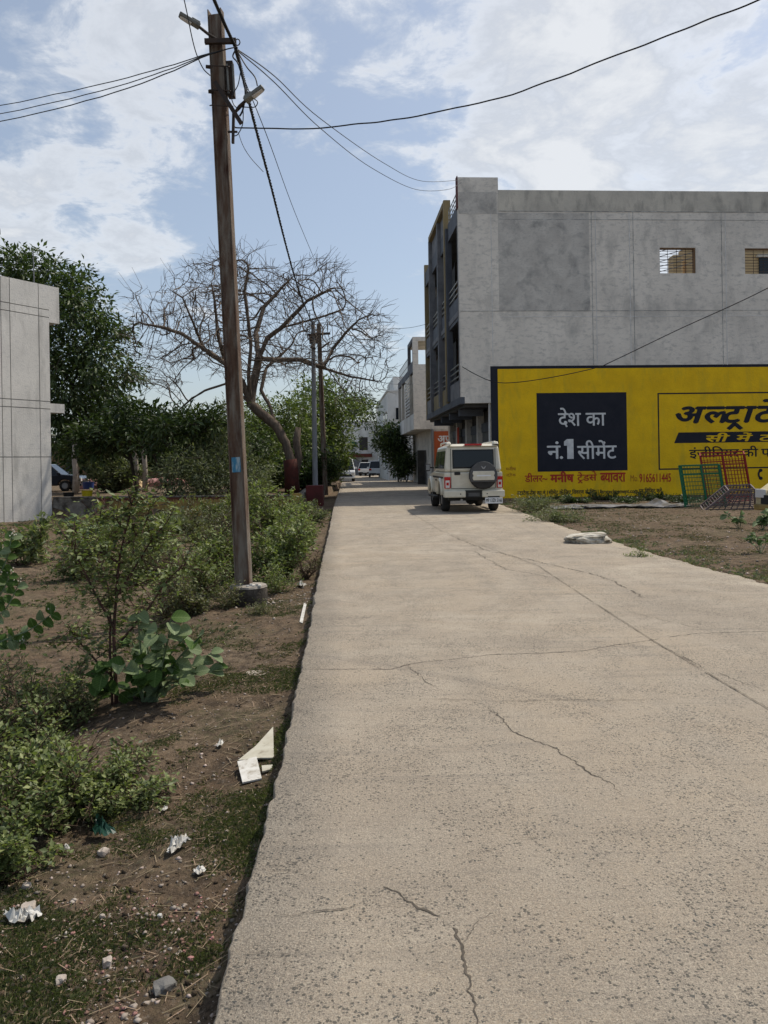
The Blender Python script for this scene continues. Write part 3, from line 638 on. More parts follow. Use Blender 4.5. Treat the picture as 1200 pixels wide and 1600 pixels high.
for k in range(nn):
    p=A2+tdir*((k+.5)/nn)+nv*.119; w_=.022; h_=.05+.10*random.random()
    a=p-t_u*w_; b=p+t_u*w_
    dr.hexa([(a.x,a.y,zt_-h_),(b.x,b.y,zt_-h_),(b.x,b.y+.01,zt_-h_),(a.x,a.y+.01,zt_-h_),(a.x,a.y,zt_-.001),(b.x,b.y,zt_-.001),(b.x,b.y+.01,zt_-.001),(a.x,a.y+.01,zt_-.001)])
dr.build('dripped_trim',M['redtrim'],CW)
# ---------------------------------------------------------------- utility poles
def gzv(p): return gz(p.x,p.y)
PD=9.2
base=P(381,915,PD); top=P(337,22,PD)
UP=thing('utility_pole','tall rusty steel utility pole in a round concrete footing beside the road, nearest the camera','utility pole',(base.x,base.y,gzv(base)))
inv=Matrix.Translation(-UP.location)
def L3(p): return Vector(p)-UP.location
ax_=(top-base).normalized(); bot=L3(base-ax_*.3); tp=L3(top)
ux=Vector((1,0,0)); ux=(ux-ax_*ux.dot(ax_)).normalized(); uy=ax_.cross(ux)
yawp=R(-9); ux,uy=(ux*math.cos(yawp)+uy*math.sin(yawp)).normalized(),(uy*math.cos(yawp)-ux*math.sin(yawp)).normalized()
def beam(x0,x1,y0,y1,s0,s1,name,m,par=UP,k=1):
    a=bot; c=[]
    for s,kk in ((s0,1),(s1,k)):
        o=a+ax_*s
        for (x,y) in ((x0,y0),(x1,y0),(x1,y1),(x0,y1)): c.append(o+ux*x*kk+uy*y*kk)
    return MB().hexa(c).build(name,m,par,bevel=.004,seg=1)
H_=(tp-bot).length
beam(-.092,-.078,-.06,.06,0,H_+.04,'flange',M['rust'],k=.92); beam(.078,.092,-.06,.06,0,H_+.04,'flange',M['rust'],k=.92)
beam(-.0775,.0775,-.045,.02,0,H_-.02,'web',M['rust'],k=.93)
beam(-.06,.05,-.0485,-.046,1.66,1.84,'painted_notice',M['bluep'],k=1)
ft=MB(); n_=18; ring=[]
fc=L3(P(389,935,PD)); 
def fr_(r,z): return [(fc.x+r*(1+.05*noise.noise(Vector((k,z*3,1))))*math.cos(2*math.pi*k/n_),fc.y+r*(1+.05*noise.noise(Vector((k,z*3,8))))*math.sin(2*math.pi*k/n_),z) for k in range(n_)]
ztp=P(389,914,PD).z-UP.location.z
vs=[];fs=[]
for r,z in ((.225,-.35),(.225,.05),(.222,ztp-.05),(.215,ztp),(.12,ztp+.012)): vs+=fr_(r,z)
for i in range(4):
    for k in range(n_): fs.append((i*n_+k,i*n_+(k+1)%n_,(i+1)*n_+(k+1)%n_,(i+1)*n_+k))
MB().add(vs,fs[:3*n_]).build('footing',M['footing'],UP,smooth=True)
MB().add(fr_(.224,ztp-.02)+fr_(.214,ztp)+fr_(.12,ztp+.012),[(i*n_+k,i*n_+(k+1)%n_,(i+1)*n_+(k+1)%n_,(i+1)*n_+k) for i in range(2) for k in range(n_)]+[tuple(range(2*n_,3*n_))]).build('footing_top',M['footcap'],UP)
rb=MB()
for k in range(5): rb.box(fc.x+.0+.035*k,fc.x+.03+.035*k,fc.y-.16+.02*(k%2),fc.y-.13+.02*(k%3),ztp,ztp+.02+.012*(k%2))
rb.build('rubble',M['litter'],UP)
def PP(px,py,d=PD): return L3(P(px,py,d))
# ironwork near the top
ir=MB(); ir.bar(PP(320,65,PD-.12),PP(369,64,PD-.12),.05,.055); ir.build('crossarm',M['iron'],UP)
ir=MB(); ir.bar(PP(336,128,PD-.13),PP(377,193,PD-.16),.035,.05); ir.build('angle_bracket',M['iron'],UP)
ir=MB(); ir.bar(PP(365,178,PD-.1),PP(364,224,PD-.1),.035,.03); ir.bar(PP(356,206,PD-.1),PP(371,206,PD-.1),.02); ir.build('drop_bracket',M['iron'],UP)
ir=MB(); ir.bar(PP(359,98,PD-.02),PP(362,152,PD-.02),.10,.08); ir.build('junction_box',M['iron'],UP)
ir=MB(); ir.bar(PP(354.5,100,PD-.10),PP(357.5,146,PD-.10),.012,.02); ir.bar(PP(363.5,100,PD-.10),PP(366,146,PD-.10),.01,.02); ir.build('box_cover',M['lampgrey'],UP)
for (a,b) in ((103,330),(141,332),(165,334)):
    ir=MB(); ir.tube([PP(b-6,a,PD),PP(b-4,a-.5,PD-.14),PP(b+27,a+1,PD-.14),PP(b+30,a+1,PD)],.008,5); ir.build('strap',M['iron'],UP)
for (x,y) in ((322,104),(326,143),(323,66)):
    ir=MB(); ir.tube([PP(x,y,PD-.05),PP(x+7,y+1,PD-.05)],.022,8); ir.build('insulator',M['iron'],UP)
ir=MB()
for k in range(9):
    an=R(k*45); 
    if k: ir.tube([PP(371+4*math.cos(an0),66+5*math.sin(an0),PD-.12),PP(371+4*math.cos(an),66+5*math.sin(an),PD-.12)],.007,5)
    an0=an
ir.build('eye_hook',M['iron'],UP)
def lamp(label,h0,h1,a0,a1,w,dd):
    p0=P(*h0); t=thing('street_light',label,'street light',p0); l=lambda p:Vector(p)-t.location
    a=l(P(*h0)); b=l(P(*h1)); u=(b-a).normalized(); s=Vector((0,1,0)); s=(s-u*s.dot(u)).normalized(); n=u.cross(s); n=n if n.z>0 else -n
    c=[]
    for q_,ww in ((a,w*.8),(b,w)):
        for (i,j) in ((-1,-1),(1,-1),(1,1),(-1,1)): c.append(q_+s*ww*i*1.15+n*.022*j)
    MB().hexa(c).build('housing',M['lampgrey'],t,bevel=.01)
    c=[]
    for q_,ww in ((a.lerp(b,.08),w*.65),(a.lerp(b,.62),w*.8)):
        for (i,j) in ((-1,-1),(1,-1),(1,1),(-1,1)): c.append(q_+s*ww*i*1.05-n*(.026+.004*j))
    MB().hexa(c).build('lens',M['clearlamp'],t)
    MB().bar(a.lerp(b,.55)+n*.03,a.lerp(b,.95)+n*.035,w*.9,.03).build('driver_box',M['lampgrey'],t,bevel=.006)
    MB().tube([b-u*.03,l(P(*a0)),l(P(*a1))],.018,8).build('arm',M['iron'],t)
    return t
lamp('flat street light reaching up left above the top of the near rusty pole',(280,22,PD-.3),(312,42,PD-.2),(325,53,PD-.15),(340,62,PD-.1),.055,0)
lamp('pale street light tilted up right below the junction box of the near rusty pole',(411,136,PD-.25),(383,158,PD-.2),(374,166,PD-.15),(366,178,PD-.14),.055,0)
# second pole with maroon plinth, third behind it
p2=Vector((P(492,770,30.6).x,30.6,0.0)); tp2=P(489,502,30.6)
U2=thing('utility_pole','slim grey utility pole standing on a dark maroon plinth at the roadside past the bushes','utility pole',p2)
MB().box(-.33,.33,-.33,.33,-.3,.62).build('plinth',M['maroon'],U2,bevel=.02)
q0=Vector((0.02,0,.6)); q1=tp2-p2
MB().tube([q0,q0.lerp(q1,.5),q1],[.11,.095,.075],10).build('post',M['galv'],U2)
def q2(px,py,d=30.5): return P(px,py,d)-p2
MB().bar(q2(480,523),q2(503,522),.07).build('crossarm',M['iron'],U2)
MB().bar(q2(485,524),q2(486,537),.12).build('insulator',M['iron'],U2); MB().bar(q2(494,524),q2(495,537),.10).build('insulator',M['iron'],U2)
MB().bar(q2(485,542),q2(493,545),.08).build('clamp',M['iron'],U2)
MB().bar(q2(483,560),q2(483,568),.03).build('fuse',M['iron'],U2)
p3=Vector((P(508,740,36).x,36,0)); U3=thing('utility_pole','rusty brown utility pole with a crossarm just behind the slim grey pole','utility pole',p3)
def q3(px,py,d=36): return P(px,py,d)-p3
MB().tube([Vector((0,0,.0)),q3(498,506)],[.13,.10],8).build('post',M['rust'],U3)
MB().bar(q3(492,522),q3(516,521),.10).build('crossarm',M['iron'],U3); MB().bar(q3(499,546),q3(514,535),.07).build('brace',M['iron'],U3)
MB().bar(q3(497,550),q3(521,548),.05).build('lower_arm',M['iron'],U3)
# ---------------------------------------------------------------- cables
def cable(label,pts,r,n=8,name='cable',wob=0,tw=False):
    w=[P(*p) if len(p)==3 and isinstance(p,tuple) else Vector(p) for p in pts]
    ch=chain(w,n); o0=ch[0].copy()
    if wob: ch=[p+Vector((noise.noise(p*3),noise.noise(p*3+Vector((9,0,0))),noise.noise(p*3+Vector((0,9,0)))))*wob for p in ch]
    mb=MB()
    if tw:
        for ph_ in (0,2.1,4.2):
            pp=[]
            dense=chain(ch[::max(1,len(ch)//12)]+[ch[-1]],24)
            for i,p in enumerate(dense): pp.append(p-o0+Vector((math.cos(i*.9+ph_),0,math.sin(i*.9+ph_)))*r*.9)
            mb.tube(pp,r*.75,4)
    else: mb.tube([p-o0 for p in ch],r,5)
    o=mb.build(name,M['cable'],None,smooth=True); o.location=o0; return tag(o,label,'cable')
Q=(368,74,PD-.1)
cable('thick twisted black cable running from the near pole down to the grey pole',[Q,(381,125,9.9),(401,205,11.8),(426,300,14.6),(450,395,18.8),(470,462,24),(489,508,30.5)],.016,8,tw=True)
cable('thick twisted black cable coming in overhead to the top of the near pole',[Q,P(352,40,8.65),P(338,8,8.15),P(338,8,8.15)+(P(338,8,8.15)-P(*Q))*2,P(338,8,8.15)+(P(338,8,8.15)-P(*Q))*5],.013,8,tw=True)
for i,(lb,y0_,y1_,e_) in enumerate((('uppermost of the thin wires running left from the near pole',165,130,84),('middle thin wire of those running left from the near pole',178,136,85),('lowest of the thin wires running left from the near pole',190,141,86))):
    cable(lb,[(370,73,PD-.14),(325,e_,PD-.16),(200,y1_-9+i*3,PD+1.2),(0,y0_,PD+3),(-260,y0_+45,PD+6)],.0065+.001*(i==2),8,wob=.01)
cable('long black cable sweeping from the near pole up to the right across the sky',[(366,197,PD),(380,200,PD),(490,201,PD),(560,193,PD-.1),(640,183,PD-.3),(800,147,PD-.8),(980,80,PD-1.4),(1090,37,PD-1.7),(1180,1,PD-2),(1420,-110,PD-2.6)],.0085,10,wob=.012)
cable('thin wire sagging from the near pole to the roof corner, upper of the pair',[(372,78,PD),(430,120,11),(500,185,14),(600,255,20),(660,283,25),(722,281,30.4)],.008,8)
cable('thin wire sagging from the near pole to the roof corner, lower of the pair',[(372,80,PD),(430,130,11),(500,200,14),(580,262,19),(650,296,25),(700,296,28.5),(721,285,30.4)],.008,8)
cable('thin wire falling steeply from the near pole to behind the bare tree',[(384,130,PD),(420,220,11.5),(460,330,16),(500,428,24),(512,470,34)],.006,8)
cable('loose wire hanging in a wavy line left of the near pole lamp',[(283,-20,PD-.6),(291,15,PD-.5),(298,52,PD-.4),(306,86,PD-.3),(316,108,PD-.2),(327,120,PD-.05)],.0065,8,wob=.02)
cable('tangled loop of wire hanging from the hook of the near pole',[(370,74,PD-.12),(364,88,PD-.14),(372,100,PD-.14),(380,120,PD-.14),(386,150,PD-.14),(378,166,PD-.14),(368,175,PD-.14)],.009,8,wob=.02)
cable('wire curving from the hook of the near pole to the pale street light',[(372,82,PD-.13),(385,104,PD-.16),(398,120,PD-.2),(402,134,PD-.22)],.008,8)
cable('curl of wire looping under the pale street light',[(398,155,PD-.2),(403,160,PD-.2),(398,168,PD-.2),(380,168,PD-.2),(368,167,PD-.18),(362,150,PD-.18),(372,132,PD-.16),(377,112,PD-.14)],.006,8,wob=.015)
cable('thin wire dangling loose below the brackets of the near pole',[(372,208,PD-.1),(380,228,PD-.1),(392,247,PD-.1),(410,268,PD-.1)],.004,8,wob=.02)
cable('short loop of wire on the right side of the near pole brackets',[(380,170,PD-.15),(379,195,PD-.1),(372,210,PD-.1),(366,213,PD-.1)],.006,8,wob=.015)
cable('pair of thin cables clamped down the bracket of the near pole',[(376,100,PD-.14),(384,140,PD-.15),(380,170,PD-.15),(374,182,PD-.15)],.011,8,wob=.02)
cable('dark cable crossing the plastered wall and dropping to the left corner of the yellow sign',[(1420,330,24),(1200,450,26.5),(1060,515,28),(960,563,29),(930,575,29.4),(860,590,29.8),(800,598,30.0),(770,596,30.1),(745,586,30.2),(722,573,30.3)],.016,8)
cable('thin wire from the grey roadside pole across to the painted building',[(492,503,30.4),(540,512,32),(600,514,34),(640,512,35),(668,506,37)],.009,8)
cable('thin wire from the rusty far pole down towards the balcony house',[(505,547,36),(550,572,40),(600,598,45),(650,600,50)],.012,8)
cable('low faint wire passing behind the bare tree at the left',[(505,549,36),(400,640,48),(300,668,60),(180,640,70)],.012,8)
# ---------------------------------------------------------------- tree growing (space colonisation)
def colonise(seeds,att,D,di,dk,iters=140,bias=(0,0,0)):
    """seeds: list of polylines of Vectors; first starts at the ground, others join the nearest node."""
    N=[];Par=[]
    for li,pl in enumerate(seeds):
        pts=[]
        for a,b in zip(pl[:-1],pl[1:]):
            n=max(1,int((b-a).length/D))
            for k in range(n): pts.append(a.lerp(b,k/n))
        pts.append(pl[-1])
        if li==0: last=-1
        else:
            arr=np.array(N); last=int(np.argmin(((arr-np.array(pl[0]))**2).sum(1))); pts=pts[1:]
        for p in pts:
            N.append(tuple(p)); Par.append(last); last=len(N)-1
    X=np.array(N); att=np.array(att); near=np.zeros(len(att),int); nd_=np.full(len(att),1e9)
    for i in range(0,len(att)):
        d=((X-att[i])**2).sum(1); near[i]=d.argmin(); nd_[i]=math.sqrt(d.min())
    alive=nd_>dk; bias=np.array(bias); Par=list(Par); N=[np.array(p) for p in N]; seen=set()
    for it in range(iters):
        act=alive&(nd_<di)
        if not act.any():
            if it<3: di*=1.5; continue
            break
        idx=np.where(act)[0]; new=[]
        order=near[idx]; dirs=att[idx]-np.array([N[k] for k in order]); dirs/= (np.linalg.norm(dirs,axis=1,keepdims=True)+1e-9)
        for k in np.unique(order):
            v=dirs[order==k].sum(0)+bias+rng.normal(0,.07,3); L_=np.linalg.norm(v)
            if L_<1e-6: continue
            p=N[k]+v/L_*D; key=(k,round(p[0],2),round(p[1],2),round(p[2],2))
            if key in seen: continue
            seen.add(key); new.append((p,k))
        if not new: break
        base_=len(N)
        for p,k in new: N.append(p); Par.append(int(k))
        nw=np.array([p for p,k in new]); ai=np.where(alive)[0]
        d=np.sqrt(((att[ai][:,None,:]-nw[None])**2).sum(2)); j=d.argmin(1); dm=d[np.arange(len(ai)),j]
        up=dm<nd_[ai]; near[ai[up]]=base_+j[up]; nd_[ai[up]]=dm[up]
        alive=alive&(nd_>dk)
        if len(N)>14000: break
    return np.array(N),np.array(Par)
def radii(N,Par,tip,exp=2.3,rmax=1):
    r=np.zeros(len(N)); kids=np.zeros(len(N),int)
    for i in range(len(N)):
        if Par[i]>=0: kids[Par[i]]+=1
    acc=np.where(kids==0,tip**exp,0.0); order=range(len(N)-1,-1,-1)
    # seed polylines are stored in order, children always after their parents
    for i in order:
        if Par[i]>=0: acc[Par[i]]+=acc[i]
    return np.minimum(acc**(1/exp),rmax),kids
def skin(N,Par,r,k=5):
    V=[];Fq=[];ring={}
    ch={}
    for i,p in enumerate(Par): ch.setdefault(int(p),[]).append(i)
    def mk(p,t,rad):
        t=t/(np.linalg.norm(t)+1e-9); ref=np.array((.31,.87,.37)) if abs(t[2])>.5 else np.array((0.05,.02,1.))
        a=np.cross(t,ref); a/=np.linalg.norm(a)+1e-9; b=np.cross(t,a); s=len(V)
        for q_ in range(k):
            an=2*math.pi*q_/k; V.append(p+(a*math.cos(an)+b*math.sin(an))*rad)
        return s
    for i in range(len(N)):
        p=Par[i]
        if p<0: continue
        t=N[i]-N[p]; sib=ch[int(p)]; main=max(sib,key=lambda c:r[c])==i
        kd=ch.get(i,[]); tt=t
        if kd: m_=max(kd,key=lambda c:r[c]); tt=t+(N[m_]-N[i])
        e=mk(N[i],tt,r[i])
        ring[i]=e
        if main and int(p) in ring: s=ring[int(p)]
        else: s=mk(N[p],t,r[i] if not main else r[p])
        for q_ in range(k): Fq.append((s+q_,s+(q_+1)%k,e+(q_+1)%k,e+q_))
    return V,Fq
def leafmesh(name,P_,D_,size,wr,m,parent,kind='stuff',curl=.18):
    """one folded diamond per leaf"""
    n=len(P_); P_=np.asarray(P_);D_=np.asarray(D_); D_=D_/(np.linalg.norm(D_,axis=1,keepdims=True)+1e-9)
    up=rng.normal(0,.45,(n,3))+np.array((0,0,1.)); S_=np.cross(D_,up); S_/=np.linalg.norm(S_,axis=1,keepdims=True)+1e-9
    Nn=np.cross(S_,D_); sz=(np.asarray(size)*np.ones(n))*rng.uniform(.42,1.5,n); sz=sz[:,None]
    b=P_; m1=P_+D_*sz*.45+S_*sz*wr*.5+Nn*sz*curl*.5; m2=P_+D_*sz*.45-S_*sz*wr*.5+Nn*sz*curl*.5; t=P_+D_*sz-Nn*sz*curl*.4
    V=np.stack([b,m1,t,m2],1).reshape(-1,3); i=np.arange(n)*4
    Fq=np.concatenate([np.stack([i,i+1,i+2],1),np.stack([i,i+2,i+3],1)])
    o=npmesh(name,V,Fq,m,parent); 
    if kind: o['kind']=kind
    return o
def blobpts(blobs,n,shell=.0):
    vol=np.array([b[1][0]*b[1][1]*b[1][2] for b in blobs]); vol=vol/vol.sum(); out=[]
    for (c,r),f in zip(blobs,vol):
        k=int(n*f)+1; v=rng.normal(0,1,(k,3)); v/=np.linalg.norm(v,axis=1,keepdims=True); rad=rng.uniform(shell**3,1,k)**(1/3)
        out.append(np.array(c)+v*rad[:,None]*np.array(r))
    return np.concatenate(out)
def leafy(name,label,cat,base_,trunk,blobs,natt,per,lsize,wr,m,bark,D=.35,tip=.012,rmax=.25,clump=.35,group=None,droop=0,extra=None):
    t=thing(name,label,cat,base_,0,group); b=Vector(base_)
    att=blobpts(blobs,natt,.35)
    N,Pa=colonise([[Vector(p) for p in pl] for pl in trunk],att,D,D*9,D*1.3,120)
    r,kids=radii(N,Pa,tip,2.3,rmax); V_,F_=skin(N,Pa,r,5); V_=np.array(V_)-np.array(b)
    npmesh('trunk',V_,F_,bark,t,True)
    # leaf clumps on the outer nodes
    ok=np.where(r<tip*3.2)[0]; sel=ok
    PP_=[];DD=[]
    cen=np.array([bl[0] for bl in blobs]).mean(0)
    for k in sel:
        c=N[k]
        if noise.noise(Vector(c)*1.1)<-.30: continue
        n=max(1,int(per*1.25*rng.uniform(.4,1.6))); off=rng.normal(0,clump,(n,3))*np.array((1,1,.7)); PP_.append(c+off)
        DD.append(off+rng.normal(0,.5,(n,3))*clump+np.array((0,0,-droop))*clump+(c-cen)*.04)
    PP_=np.concatenate(PP_)-np.array(b); DD=np.concatenate(DD)
    leafmesh('crown',PP_,DD,lsize,wr,m,t)
    return t
def W3(px,py,d): return P(px,py,d)
def blob(px,py,d,rx,ry,rz_=None):  # radii in photo pixels at that distance; rz_ depth metres
    s=d/1200; return (tuple(P(px,py,d)),(rx*s,rz_ if rz_ else rx*s,ry*s))
def root(px,d,z=None):
    p=P(px,724,d); return Vector((p.x,d,gz(p.x,d)-.05 if z is None else z))
# 1 big dark tree behind the left building
b_=root(120,42)
leafy('big_dark_tree','large dense dark green tree rising behind the left plastered building','tree',b_,[[b_,P(118,660,42),P(112,600,42)],[P(112,600,42),P(60,520,42),P(40,460,42)],[P(112,600,42),P(150,540,42),P(160,500,41)]],
 [blob(50,430,42,55,45,3),blob(105,455,42,60,45,3),blob(10,470,43,50,60,3),blob(140,520,41,60,50,3),blob(175,590,40,45,50,3),blob(110,600,41,70,70,3.5),blob(70,540,42,60,60,3),blob(175,500,41,16,18,1),blob(190,640,40,30,30,2),blob(100,680,41,40,30,3)],
 1300,24,.30,.40,M['leaf_dark'],M['bark_d'],D=.42,clump=.33,droop=.6)
# 2 low broad trees over the compound wall
b_=root(215,31)
leafy('frangipani_tree','low dark broad-leaved tree spreading over the compound right of the left building','tree',b_,[[b_,P(205,720,31),P(200,700,31)],[P(205,720,31),P(180,700,31)],[P(200,700,31),P(235,690,31)]],
 [blob(180,675,31,50,30,1.8),blob(230,670,31,40,26,1.6),blob(140,690,31,40,28,1.6),blob(255,655,31,22,14,1),blob(190,640,31,30,14,1)],
 420,24,.26,.36,M['leaf_dark'],M['bark_d'],D=.30,clump=.26)
b_=root(265,29)
leafy('spreading_tree','small dark tree with long bare lower branches left of the near pole','tree',b_,[[b_,P(255,740,29),P(240,712,29),P(222,700,29)],[P(240,712,29),P(270,690,29)],[b_,P(275,720,29),P(300,690,29)]],
 [blob(280,662,29,42,22,1.5),blob(318,665,29,26,18,1.2),blob(235,690,29,28,14,1.2),blob(320,645,29,20,14,1)],
 260,24,.24,.36,M['leaf_dark'],M['bark_d'],D=.28,clump=.22)
b_=root(330,30)
leafy('grey_green_tree','dull grey-green fine-leaved tree mass directly left of the near pole','tree',b_,[[b_,P(330,740,30),P(325,700,30)],[P(330,740,30),P(300,710,30)],[P(330,740,30),P(360,700,30)]],
 [blob(300,740,28,52,38,1.5),blob(345,700,30,45,50,1.8),blob(390,740,28,38,35,1.3),blob(262,745,28,26,24,1),blob(350,650,30,25,30,1.2)],
 640,40,.14,.30,M['leaf_grey'],M['bark_d'],D=.28,clump=.24)
# 3 green trees behind the bare tree
b_=root(430,42)
leafy('green_tree','bushy mid-green tree filling the gap behind the bare tree trunk','tree',b_,[[b_,P(425,700,42),P(420,670,42)]],
 [blob(420,690,42,50,50,2.5),blob(385,720,41,30,35,2),blob(455,650,42,35,40,2),blob(400,650,42,30,25,2)],
 560,34,.22,.4,M['leaf_mid'],M['bark_d'],D=.4,clump=.34)
b_=root(515,48)
leafy('green_tree','bright green leafy tree over the parked van at the left roadside','tree',b_,[[b_,P(515,710,48),P(512,670,48)],[P(512,670,48),P(545,640,48)]],
 [blob(505,640,48,38,50,2.5),blob(530,690,48,24,38,2),blob(490,690,46,30,45,2),blob(540,640,48,26,24,1.5),blob(485,610,47,26,22,1.5)],
 650,34,.24,.42,M['leaf_mid'],M['bark_d'],D=.4,clump=.36)
b_=root(523,54)
leafy('dark_roadside_tree','loose dark tree whose small crown hangs over the far street','tree',b_,[[b_,P(527,690,54),P(550,650,54)],[P(550,650,54),P(575,635,54)]],
 [blob(560,632,54,24,20,1.5),blob(578,645,54,16,22,1.3),blob(548,648,54,18,18,1.3),blob(588,660,54,8,12,.8)],
 300,24,.24,.42,M['leaf_dark'],M['bark_d'],D=.4,clump=.34)
# 4 dark tree before the balcony house
b_=root(622,60,0)
leafy('dark_street_tree','very dark bushy tree standing against the balcony house at the right of the far street','tree',b_,[[b_,P(620,715,60),P(615,695,60)]],
 [blob(612,690,60,24,26,1.4),blob(629,722,59,17,18,1.3),blob(618,706,60,20,20,1.3)],
 520,46,.26,.42,M['leaf_dark'],M['bark_d'],D=.32,clump=.30)
# far trees that close the gaps
for (lb,px,d,bl,m_) in (('distant dark tree seen between the left building and the near pole',215,75,[(215,690,75,75,40,5),(150,700,75,60,40,5),(270,700,75,50,26,5)],'leaf_dark'),
    ('distant green tree behind the grey-green one',350,72,[(350,690,72,60,34,5),(420,700,72,60,30,5)],'leaf_mid'),('pale distant tree low behind the far trunks',470,80,[(480,700,80,50,34,5)],'leaf_mid')):
    b_=root(px,d,0); leafy('distant_tree',lb,'tree',b_,[[b_,P(px,705,d)]],[blob(*q_) for q_ in bl],320,60,.5,.5,M[m_],M['bark_d'],D=.8,clump=.8,group='distant trees')
# 5 the bare tree
bd=31.0
def bp(px,py,dz=0): return P(px,py,bd+dz)
b_=Vector((P(457,760,bd).x,bd,.1))
BT=thing('bare_tree','wide leafless umbrella-shaped tree with hanging seed pods behind the near pole','tree',b_)
seeds=[[b_,bp(455,735),bp(453,715),bp(446,692),bp(430,664),bp(408,646),bp(392,632)],
 [bp(392,632),bp(396,600,.3),bp(404,560,.4),bp(418,528,.4),bp(440,512,.3),bp(470,504,.3),bp(500,496,.3),bp(535,484,.4)],
 [bp(392,632),bp(372,612,-.6),bp(352,600,-.9),bp(320,610,-1),bp(288,632,-1.2),bp(272,652,-1.2)],
 [bp(392,632),bp(378,596,-.3),bp(352,568,-.8),bp(318,545,-1),bp(285,522,-1.2),bp(255,512,-1.3),bp(225,506,-1.5)],
 [bp(392,632),bp(388,585,-.4),bp(392,540,-.5),bp(387,495,-.6),bp(382,455,-.6),bp(388,420,-.6)],
 [bp(404,560),bp(400,520,1),bp(412,480,1.6),bp(440,450,2),bp(460,430,2.2)],
 [bp(404,560),bp(432,562,.8),bp(470,562,1.2),bp(505,575,1.5),bp(545,588,1.6),bp(590,596,1.6)],
 [bp(453,715),bp(462,690,.2),bp(470,668,.4),bp(466,650,.5)],
 [bp(430,664),bp(424,640,.6),bp(408,610,1.2),bp(416,575,2),bp(450,545,2.4)],
 [bp(318,545),bp(300,500,-2),bp(285,465,-2.4),bp(262,450,-2.6)],[bp(440,512),bp(480,470,-.6),bp(510,455,-1)],
 [bp(352,568),bp(340,520,-2),bp(335,470,-2.6),bp(330,440,-2.8)],[bp(505,575),bp(520,545,1),bp(540,520,.8),bp(560,500,.6)]]
att=[]
while len(att)<5200:
    x=rng.uniform(-1,1,3)
    px=403+x[0]*212; py=(524+x[2]*136 if x[0]<.3 else 524+x[2]*136+(x[0]-.3)*26); dz=x[1]*4.6
    rr_=x[0]**2+x[1]**2+x[2]**2; an_=math.atan2(x[2],x[0])
    lim=1+.22*noise.noise(Vector((math.cos(an_)*2.2,math.sin(an_)*2.2,x[1]*1.5)))
    if rr_>lim*lim or rr_<.12: continue
    if noise.noise(Vector((x[0]*3.2,x[1]*3.2,x[2]*4.5)))<-.12: continue
    if x[2]>.55-.35*abs(x[0]) and abs(x[0])<.55: continue
    if x[2]>.85: continue
    att.append(tuple(P(px,py,bd+dz)))
N,Pa=colonise(seeds,att,.17,1.15,.27,130,bias=(0,0,.12))
r,kids=radii(N,Pa,.0095,2.22,.19)
V_,F_=skin(N,Pa,r,7); V_=np.array(V_)
rr2=np.repeat(0,0); V_=np.array([v+np.array(noise.noise_vector(Vector(v)*3.5))*(.05 if v[2]<4.2 else .018)+np.array(noise.noise_vector(Vector(v)*11))*(.018 if v[2]<4.2 else .004) for v in V_])-np.array(b_)
npmesh('branches',V_,F_,M['bark'],BT,True)
tips=np.where(kids==0)[0]
# fine twigs at the tips
tw=MB()
for k in tips:
    for q_ in range(3):
        v=N[k]-N[Pa[k]]; v=v/(np.linalg.norm(v)+1e-9)+rng.normal(0,.5,3)+(N[k]-np.array(P(405,560,bd)))*np.array((.22,.22,.08)); v/=np.linalg.norm(v); l=rng.uniform(.12,.5)
        a=Vector(N[k]-np.array(b_)); b2_=a+Vector(v)*l; c2=b2_+Vector(v+rng.normal(0,.4,3))*l*.6
        tw.tube([a,b2_,c2],[.008,.0065,.005],3,cap=False)
o=tw.build('twigs',M['bark'],BT); o['kind']='stuff'
pods=MB()
for k in rng.choice(tips,70):
    a=Vector(N[k]-np.array(b_)); l=rng.uniform(.22,.42); pods.tube([a,a+Vector((.01,0,-l*.5)),a+Vector((rng.normal(0,.03),0,-l))],[.012,.022,.012],5)
for (px,py) in ((213,488),(222,500),(235,478),(305,455),(445,480),(422,455),(640-150,560),(208,500),(255,490),(260,515)):
    a=P(px,py,bd-1.5)-b_; l=.38; pods.tube([a,a+Vector((.01,0,-l*.5)),a+Vector((0.02,0,-l))],[.014,.026,.014],5)
o=pods.build('seed_pods',M['pod'],BT); o['kind']='stuff'
# painted band round the lower trunk and the pale stump beside it
tb=MB(); pts=[b_,bp(455,735),bp(453,718)]; tb.tube([p-b_ for p in pts],[.31,.285,.275],10); tb.build('painted_band',M['bark_r'],BT,smooth=True)
pts=[bp(458,750,.3),bp(467,715,.3),bp(463,690,.35),bp(466,668,.4)]; tb=MB(); tb.tube([p-b_ for p in pts],[.2,.15,.15,.12],8); tb.build('second_stem',M['bark'],BT,smooth=True)
